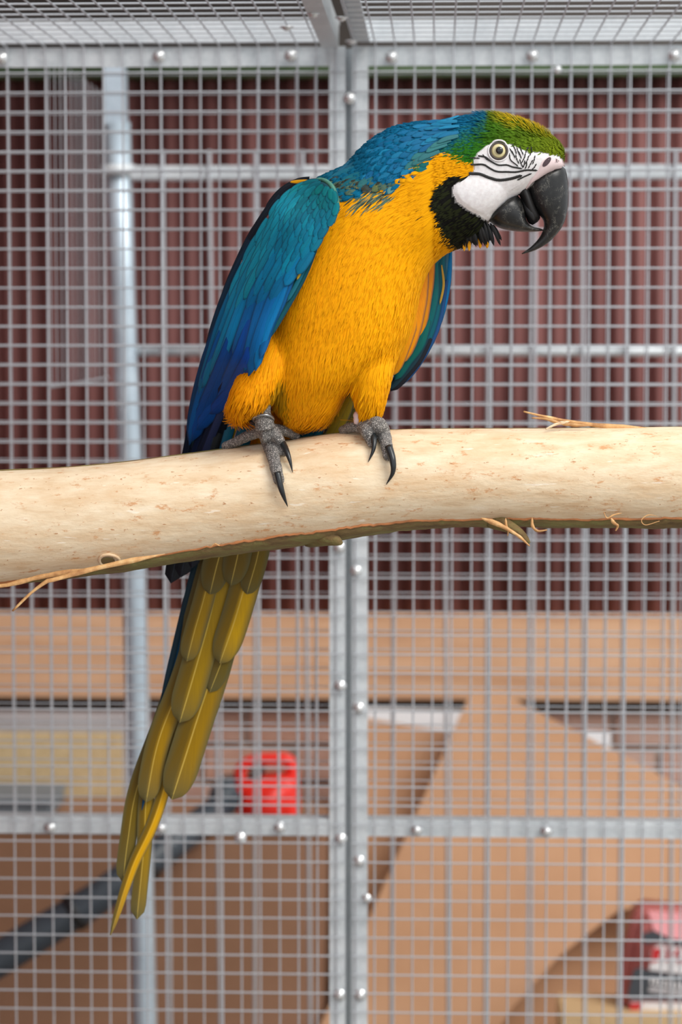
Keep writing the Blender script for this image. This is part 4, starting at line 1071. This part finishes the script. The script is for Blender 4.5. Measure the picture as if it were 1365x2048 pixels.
def on_skin(px, py, off):
    h = face_bvh.ray_cast(CAM, ray(px, py))
    if h[0] is None: return on_face(px, py, 0.0018 + off)
    return h[0] + Vector((0, -off, 0))
def stripe_row(line, w, step=3.2, L_=8.5, rise=0.35):
    """row of tiny black feathers lying along a line"""
    pts = catmull(line, max(3, int(sum(math.dist(line[i], line[i + 1]) for i in range(len(line) - 1)) / step))); mb_ = MB()
    for i, p in enumerate(pts):
        q = pts[min(i + 1, len(pts) - 1)] - pts[max(i - 1, 0)]; q = q / max(np.linalg.norm(q), 1e-6)
        a = p - q * L_ * 0.5 + np.array([0, -0.4]); b = p + q * L_ * 0.5 + np.array([q[1], -q[0]]) * -rise * random.uniform(0.2, 1.4)
        nrm_ = np.array([-q[1], q[0]]); k = []
        for f_, ww in ((0, 0.5), (0.45, 1.0), (1.0, 0.15)):
            c0 = a * (1 - f_) + b * f_
            for u in (-1, 0, 1):
                xy = c0 + nrm_ * u * ww * w / 2; k.append(on_skin(xy[0], xy[1], 0.0004 + 0.0007 * (1 - abs(u))))
        mb_.add(k, [(0, 1, 4, 3), (1, 2, 5, 4), (3, 4, 7, 6), (4, 5, 8, 7)])
    return mb_.build('face_stripe', M['stripe'], face)
def fz(l): return [(930 + a / 6.2, 260 + b / 6.2) for a, b in l]
for l, w in (([(190, 325), (260, 338), (330, 390), (420, 435), (520, 435), (600, 460), (690, 476)], 2.6), ([(95, 432), (230, 430), (310, 474), (400, 515), (520, 520), (640, 522), (760, 500), (880, 502)], 3.0),
             ([(75, 540), (190, 548), (300, 590), (420, 622), (560, 608), (690, 572)], 4.6), ([(676, 612), (740, 580), (810, 548)], 2.4), ([(90, 352), (165, 350)], 2.0), ([(240, 325), (270, 360), (330, 395)], 1.8)):
    stripe_row(fz(l), w * 1.45)
for l in ([(530, 200), (560, 235), (592, 272)], [(602, 198), (625, 235), (640, 282)], [(690, 226), (706, 258), (722, 290)], [(772, 238), (762, 270), (750, 312)], [(818, 236), (824, 270), (816, 304)], [(556, 300), (572, 372), (652, 440)], [(640, 330), (650, 365), (668, 402)],
          [(690, 385), (698, 410), (716, 448)], [(742, 346), (730, 370), (716, 396)], [(792, 338), (780, 372), (764, 404)], [(836, 392), (818, 425), (798, 462)], [(870, 340), (862, 380), (850, 410)], [(680, 290), (690, 315), (700, 338)], [(590, 280), (604, 300), (620, 330)], [(745, 400), (742, 430), (730, 456)], [(770, 420), (768, 446), (758, 468)], [(880, 440), (862, 470), (840, 490)], [(655, 240), (668, 275), (680, 300)]):
    stripe_row(fz(l), 2.7, step=3.5, L_=7)
# cere with the nostril
def disc(px, py, rx, ry, rot, off, m_, name, parent, bulge=0.0, n=24, rings_=4):
    v_ = [on_skin(px, py, off + bulge)]; f_ = []
    for j in range(1, rings_ + 1):
        for k_ in range(n):
            a = 2 * math.pi * k_ / n; x_ = rx * j / rings_ * math.cos(a); y_ = ry * j / rings_ * math.sin(a)
            v_.append(on_skin(px + x_ * math.cos(rot) - y_ * math.sin(rot), py + x_ * math.sin(rot) + y_ * math.cos(rot), off + bulge * (1 - (j / rings_) ** 2)))
    for k_ in range(n): f_.append((0, 1 + (k_ + 1) % n, 1 + k_))
    for j in range(rings_ - 1):
        for k_ in range(n): f_.append((1 + j * n + k_, 1 + j * n + (k_ + 1) % n, 1 + (j + 1) * n + (k_ + 1) % n, 1 + (j + 1) * n + k_))
    return mesh_obj(name, v_, f_, m_, parent)
cere_pts = [(1132, 322), (1118, 316), (1098, 312), (1084, 318), (1074, 338), (1060, 358), (1050, 374)]
edge_b = [(1131, 335), (1120, 337), (1098, 345), (1080, 354), (1064, 363), (1055, 371), (1049, 381)]
rr_ = []
for i in range(24):
    t = i / 23; a = np.array(catmull(cere_pts, 24)[i]); b = np.array(catmull(edge_b, 24)[i])
    rr_.append([on_face(*(a * (1 - q) + b * q), 0.0006 + 0.0045 * math.sin(math.pi * (0.08 + 0.84 * q)) * (0.5 + 0.5 * (1 - t))) for q in np.linspace(0, 1, 7)])
fv = [p for r_ in rr_ for p in r_]; ff = [(i * 7 + k, i * 7 + k + 1, (i + 1) * 7 + k + 1, (i + 1) * 7 + k) for i in range(23) for k in range(6)]
cere = mesh_obj('cere', fv, ff, M['cere'], face)
cere_bvh = bvh_of(cere)
M['nostril'] = simple('nostril', srgb(70, 52, 58), 0.7, var=0.2, scale=200).m
def ndisc(px, py, rx, ry, rot, off, m_, name):
    mb_ = []; n_ = 20
    def pt_(x_, y_, o_):
        h = cere_bvh.ray_cast(CAM, ray(x_, y_))
        return (h[0] if h[0] is not None else on_skin(x_, y_, 0.003)) + Vector((0, -o_, 0))
    mb_.append(pt_(px, py, off))
    for k_ in range(n_):
        a = 2 * math.pi * k_ / n_; x_, y_ = rx * math.cos(a), ry * math.sin(a)
        mb_.append(pt_(px + x_ * math.cos(rot) - y_ * math.sin(rot), py + x_ * math.sin(rot) + y_ * math.cos(rot), off))
    return mesh_obj(name, mb_, [(0, 1 + (k_ + 1) % n_, 1 + k_) for k_ in range(n_)], m_, face)
ndisc(1094.5, 324, 12, 5.0, -0.86, 0.0004, M['nostril'], 'nostril')

# ---- eye
ec = on_skin(998, 302, 0.0)
def eyeball(r, seg=28):
    rg_ = []
    for i in range(12):
        a = math.pi / 2 * i / 11.5
        rg_.append([(r * math.cos(a) * math.cos(2 * math.pi * k / seg), -r * 0.55 * math.sin(a), r * math.cos(a) * math.sin(2 * math.pi * k / seg)) for k in range(seg)])
    return MB().loft(rg_)
m = Mat('iris', 0.12, spec=0.6); tc = m.n('ShaderNodeTexCoord'); sp_ = m.n('ShaderNodeSeparateXYZ'); m.l(tc.outputs['Object'], sp_.inputs[0])
rad = m.math('SQRT', m.math('ADD', m.math('MULTIPLY', sp_.outputs[0], sp_.outputs[0]), m.math('MULTIPLY', sp_.outputs[2], sp_.outputs[2])))
m.color(m.ramp(m.math('DIVIDE', rad, 0.0078), [(0.50, srgb(172, 160, 120)), (0.62, srgb(224, 212, 160)), (0.84, srgb(206, 190, 140)), (0.90, srgb(58, 48, 38)), (1.0, srgb(40, 34, 30))])); M['iris'] = m.m
M['pupil'] = simple('pupil', srgb(6, 6, 8), 0.05, var=0.05, spec=0.8).m
eyeo = eyeball(0.0078).build('eye', M['iris'], bird); fix_normals(eyeo)
eyeo.data.transform(Matrix.Rotation(0.10, 4, 'Z')); eyeo.location = ec + Vector((0, 0.0016, 0))
pu = eyeball(0.0036).build('pupil', M['pupil']); fix_normals(pu); pu.parent = eyeo; pu.location = (0.0007, -0.0037, 0.0004)
rim = [on_skin(998 + 16.4 * math.cos(a), 302 + 16.0 * math.sin(a), 0.0007) for a in np.linspace(0, 2 * math.pi, 40)]
MB().tube(rim, 0.0011, 8, cap=False).build('eyelid', simple('eyelid', srgb(74, 64, 58), 0.6, var=0.1).m, bird)
rim = [on_skin(998 + 20.5 * math.cos(a), 302 + 20 * math.sin(a), 0.0004) for a in np.linspace(0, 2 * math.pi, 40)]
MB().tube(rim, 0.0009, 8, cap=False).build('eye_ring', M['skin'], bird)

# ---- beak
m = Mat('beak_horn', 0.34, spec=0.5); c = m.coord((60, 60, 22)); w_ = m.n('ShaderNodeTexVoronoi', Scale=3.2, _feature='DISTANCE_TO_EDGE')
dv = m.mix(0.25, m.coord((34, 34, 26)), m.n('ShaderNodeTexNoise', Scale=40.0).outputs['Color']); m.l(dv, w_.inputs['Vector'])
cr = m.ramp(w_.outputs['Distance'], [(0.0, (0.9, 0.9, 0.9)), (0.03, (0, 0, 0))])
sm = m.ramp(m.noise(m.coord((30, 30, 30)), 3, 5, 0.7), [(0.45, (0, 0, 0)), (0.62, (1, 1, 1))])
base = m.ramp(m.noise(c, 5, 6, 0.7), [(0.35, srgb(18, 18, 19)), (0.6, srgb(28, 28, 28)), (0.8, srgb(60, 58, 54))])
m.color(m.mix(m.math('MULTIPLY', cr, m.math('MULTIPLY', sm, 1.0)), base, srgb(140, 136, 126))); m.bump(m.noise(m.coord((40, 40, 140)), 4, 5), 0.15, 0.0008); M['beak'] = m.m
def beak_ring(o_, i_, hw, Y=2.393, n=26):
    a = P(*o_, Y); b = P(*i_, Y); out = []
    for k in range(n):
        t = 2 * math.pi * k / n; cs, sn = math.cos(t), math.sin(t)
        # rounded keel at the outer side, flatter inner side
        w = hw * math.copysign(abs(sn) ** 0.85, sn) * (1.0 if cs < 0.2 else 1.0)
        out.append((a + b) / 2 + (a - b) / 2 * cs + Vector((0, w, 0)))
    return out
def beak_loft(sec, name, n=36):
    arr = [np.array([*s[0], *s[1], s[2] * 1e4]) for s in sec]
    o = MB().loft([beak_ring((r[0], r[1]), (r[2], r[3]), max(r[4] / 1e4, 0.0004)) for r in catmull(arr, n)]).build(name, M['beak'], bird)
    return fix_normals(o)
beak_loft([((1100, 338), (1054, 368), .0120), ((1128, 334), (1053, 374), .0188), ((1136, 358), (1057, 392), .0190), ((1138, 390), (1066, 412), .0176), ((1136, 420), (1078, 428), .0150), ((1128, 448), (1088, 443), .0118), ((1113, 470), (1087, 459), .0088), ((1094, 488), (1078, 477), .0060), ((1070, 501), (1062, 494), .0036), ((1045, 508.5), (1044, 507), .0008)], 'upper_beak')
beak_loft([((1026, 392), (978, 436), .0200), ((1036, 391), (981, 444), .0235), ((1046, 404), (1000, 456), .0225), ((1051, 424), (1024, 461.5), .0190), ((1054, 441), (1046, 463.5), .0145), ((1064, 452), (1066, 463.5), .0095), ((1080, 456), (1080, 462.5), .0045), ((1087, 459.5), (1087, 461), .001)], 'lower_beak')
M['mouth'] = simple('mouth_lining', srgb(16, 14, 14), 0.55, var=0.2).m
arr = [np.array(q, float) for q in ((1056, 368, 1036, 386, 165), (1064, 392, 1042, 396, 168), (1072, 414, 1048, 416, 150), (1080, 430, 1053, 436, 110), (1081, 437, 1058, 446, 60), (1076, 444, 1066, 450, 12))]
mo = MB().loft([beak_ring((r[0], r[1]), (r[2], r[3]), r[4] / 1e4) for r in catmull(arr, 16)]).build('mouth_lining', M['mouth'], bird); fix_normals(mo)
MB().tube(catmull([P(1046, 384, 2.392), P(1058, 418, 2.384), P(1070, 442, 2.386)], 12), [0.003, 0.0035, 0.004] + [0.0045] * 5 + [0.004, 0.0035, 0.0025, 0.001], 12).build('tongue', M['black'], bird)
# loose black feathers under the chin, with a few yellow ones behind them
for i in range(34):
    t = i / 33; a = np.array([925 + 62 * t, 452 - 4 * t + random.uniform(-4, 4)])
    L_ = random.uniform(30, 44); dx = 6 + 8 * t + random.uniform(-4, 4)
    Yc = 2.378 + 0.010 * random.random()
    feather('chin_feather', [P(a[0], a[1], Yc), P(a[0] + dx * 0.5, a[1] + L_ * 0.5, Yc - 0.002), P(a[0] + dx, min(a[1] + L_, 497), Yc)], 6.5 * PX, vary(srgb(20, 18, 13), 0.3), M['f_dark'], bird, n=8, tip=0.45)
for x_ in (926, 936, 958, 972):
    feather('chin_feather', [P(x_, 470, 2.386), P(x_ + 3, 486, 2.386), P(x_ + 3, 503 - (x_ > 940) * 6, 2.387)], 8 * PX, srgb(250, 170, 0), M['f_wing'], bird, n=7, tip=0.6)

# ---- feet
m = Mat('scaly_foot', 0.6, spec=0.35); v = m.n('ShaderNodeTexVoronoi', Scale=520.0); m.l(m.coord(), v.inputs['Vector'])
v2 = m.n('ShaderNodeTexVoronoi', Scale=520.0, _feature='DISTANCE_TO_EDGE'); m.l(m.coord(), v2.inputs['Vector'])
b0 = m.ramp(v.outputs['Color'], [(0.2, srgb(124, 121, 118)), (0.8, srgb(178, 172, 166))])
m.color(m.mix(m.ramp(v2.outputs['Distance'], [(0.02, (1, 1, 1)), (0.10, (0, 0, 0))]), b0, srgb(54, 52, 52)))
m.bump(v2.outputs['Distance'], 0.9, 0.0025); M['foot'] = m.m
M['claw'] = simple('claw', srgb(34, 38, 40), 0.28, var=0.15, scale=120).m
def foot_pt(px, py, r, above=None):
    h = log_bvh.ray_cast(CAM, ray(px, py))
    if h[0] is None or above is not None: return P(px, py, above if above is not None else 2.385)
    return h[0] + h[1] * r * 0.75
def toe(mb_, pts, rads):
    d = catmull([tuple(p) for p in pts], 16); rd = np.interp(np.linspace(0, 1, 16), np.linspace(0, 1, len(rads)), rads)
    rd = [r_ * (1 + 0.05 * math.sin(i * 2.2)) for i, r_ in enumerate(rd)]
    mb_.tube([Vector(p) for p in d], rd, 14)
    e = Vector(d[-1]); t = (e - Vector(d[-2])).normalized()
    mb_.tube([e, e + t * rd[-1] * 0.6, e + t * rd[-1] * 0.95], [rd[-1], rd[-1] * 0.8, rd[-1] * 0.25], 14)
def claw(pts, r, parent, Yoff):
    d = [Vector(p) for p in catmull([tuple(p) for p in pts], 16)]
    o = MB().tube(d, [r * 1.15 * (1 - (i / 15) ** 1.8 * 0.94) for i in range(16)], 12).build('claw', M['claw'], parent); return o
px_ = PX
# foot with the ring
mb = MB()
mb.tube([P(530, 798, 2.366), P(526, 826, 2.362), P(531, 858, 2.364)], [13 * px_, 16 * px_, 21 * px_], 16)
mb.tube([P(524, 858, 2.376), P(536, 868, 2.366), P(548, 866, 2.370)], [16 * px_, 20 * px_, 15 * px_], 14)
toe(mb, [P(532, 858, 2.370), foot_pt(541, 893, 13 * px_), foot_pt(549, 922, 12 * px_), foot_pt(556, 950, 11 * px_), foot_pt(559, 962, 11 * px_)], [19 * px_, 17 * px_, 14.5 * px_, 12.5 * px_, 11 * px_])
toe(mb, [P(546, 860, 2.372), P(556, 876, 2.366), foot_pt(564, 896, 11 * px_), foot_pt(570, 908, 10 * px_)], [12 * px_, 11.5 * px_, 10.5 * px_, 10 * px_])
toe(mb, [P(522, 862, 2.378), P(496, 872, 2.386), P(472, 884, 2.396), P(452, 892, 2.404)], [13 * px_, 11 * px_, 10 * px_, 9 * px_])
toe(mb, [P(545, 858, 2.382), P(570, 862, 2.392), P(592, 872, 2.404)], [12 * px_, 11 * px_, 9 * px_])
foot1 = mb.build('foot', None, bird); fix_normals(foot1); voxel(foot1, 0.0011, 2); foot1.data.materials.append(M['foot'])
def cl(pts, r, parent, lift):
    out = []
    for i, (x_, y_) in enumerate(pts):
        h = log_bvh.ray_cast(CAM, ray(x_, y_)); out.append(h[0] + h[1] * lift[i])
    claw(out, r, parent, 0)
cl([(557, 952), (563, 974), (569, 992), (576, 1013)], 6.5 * px_, foot1, [0.0095, 0.0085, 0.0055, 0.001])
cl([(568, 900), (576, 914), (582, 928), (586, 946)], 6.0 * px_, foot1, [0.0085, 0.0085, 0.006, 0.001])
mb = MB()
mb.tube([P(722, 812, 2.388), P(722, 835, 2.388), P(733, 853, 2.378)], [11 * px_, 13 * px_, 16 * px_], 16)
toe(mb, [P(738, 850, 2.376), P(757, 850, 2.366), foot_pt(768, 876, 13 * px_), foot_pt(774, 898, 12 * px_), foot_pt(777, 915, 11 * px_)], [16 * px_, 17 * px_, 14.5 * px_, 12.5 * px_, 11 * px_])
toe(mb, [P(728, 852, 2.376), P(735, 866, 2.364), foot_pt(741, 884, 10 * px_), foot_pt(744, 892, 10 * px_)], [14 * px_, 13 * px_, 11.5 * px_, 9.5 * px_])
toe(mb, [P(728, 854, 2.380), P(706, 854, 2.386), P(686, 860, 2.396)], [13 * px_, 11 * px_, 9 * px_])
foot2 = mb.build('foot', None, bird); fix_normals(foot2); voxel(foot2, 0.0011, 2); foot2.data.materials.append(M['foot'])
cl([(778, 905), (786, 926), (786, 946), (773, 969)], 7.0 * px_, foot2, [0.0105, 0.010, 0.007, 0.001])
cl([(744, 880), (749, 893), (747, 908), (737, 925)], 6.0 * px_, foot2, [0.009, 0.009, 0.0065, 0.001])
# bare pinkish skin at the right ankle, ring on the left one
MB().tube(catmull([P(714, 826, 2.382), P(716, 836, 2.378), P(712, 848, 2.378)], 8), [0.003, 0.004, 0.0045, 0.0045, 0.004, 0.004, 0.003, 0.002], 10).build('ankle_skin', M['cere'], foot2)
c0 = P(527, 838, 2.362); ax = (P(530, 858, 2.373) - P(526, 832, 2.378)).normalized()
rg_ = [c0 + (Vector((1, 0, 0)) * math.cos(a) * 19.5 * px_ + Vector((0, -1, 0)) * math.sin(a) * 18 * px_) + Vector((0, 0, 0.0045 * math.sin(a))) for a in np.linspace(0, 2 * math.pi, 40)]
rg_ = [p + Vector((0, 0, 7 * px_ * 0)) for p in rg_]
MB().tube(rg_, 0.0017, 8, cap=False).build('leg_ring', galv('steel_ring', srgb(120, 120, 122), srgb(160, 160, 160), 0.9, 0.3), bird)
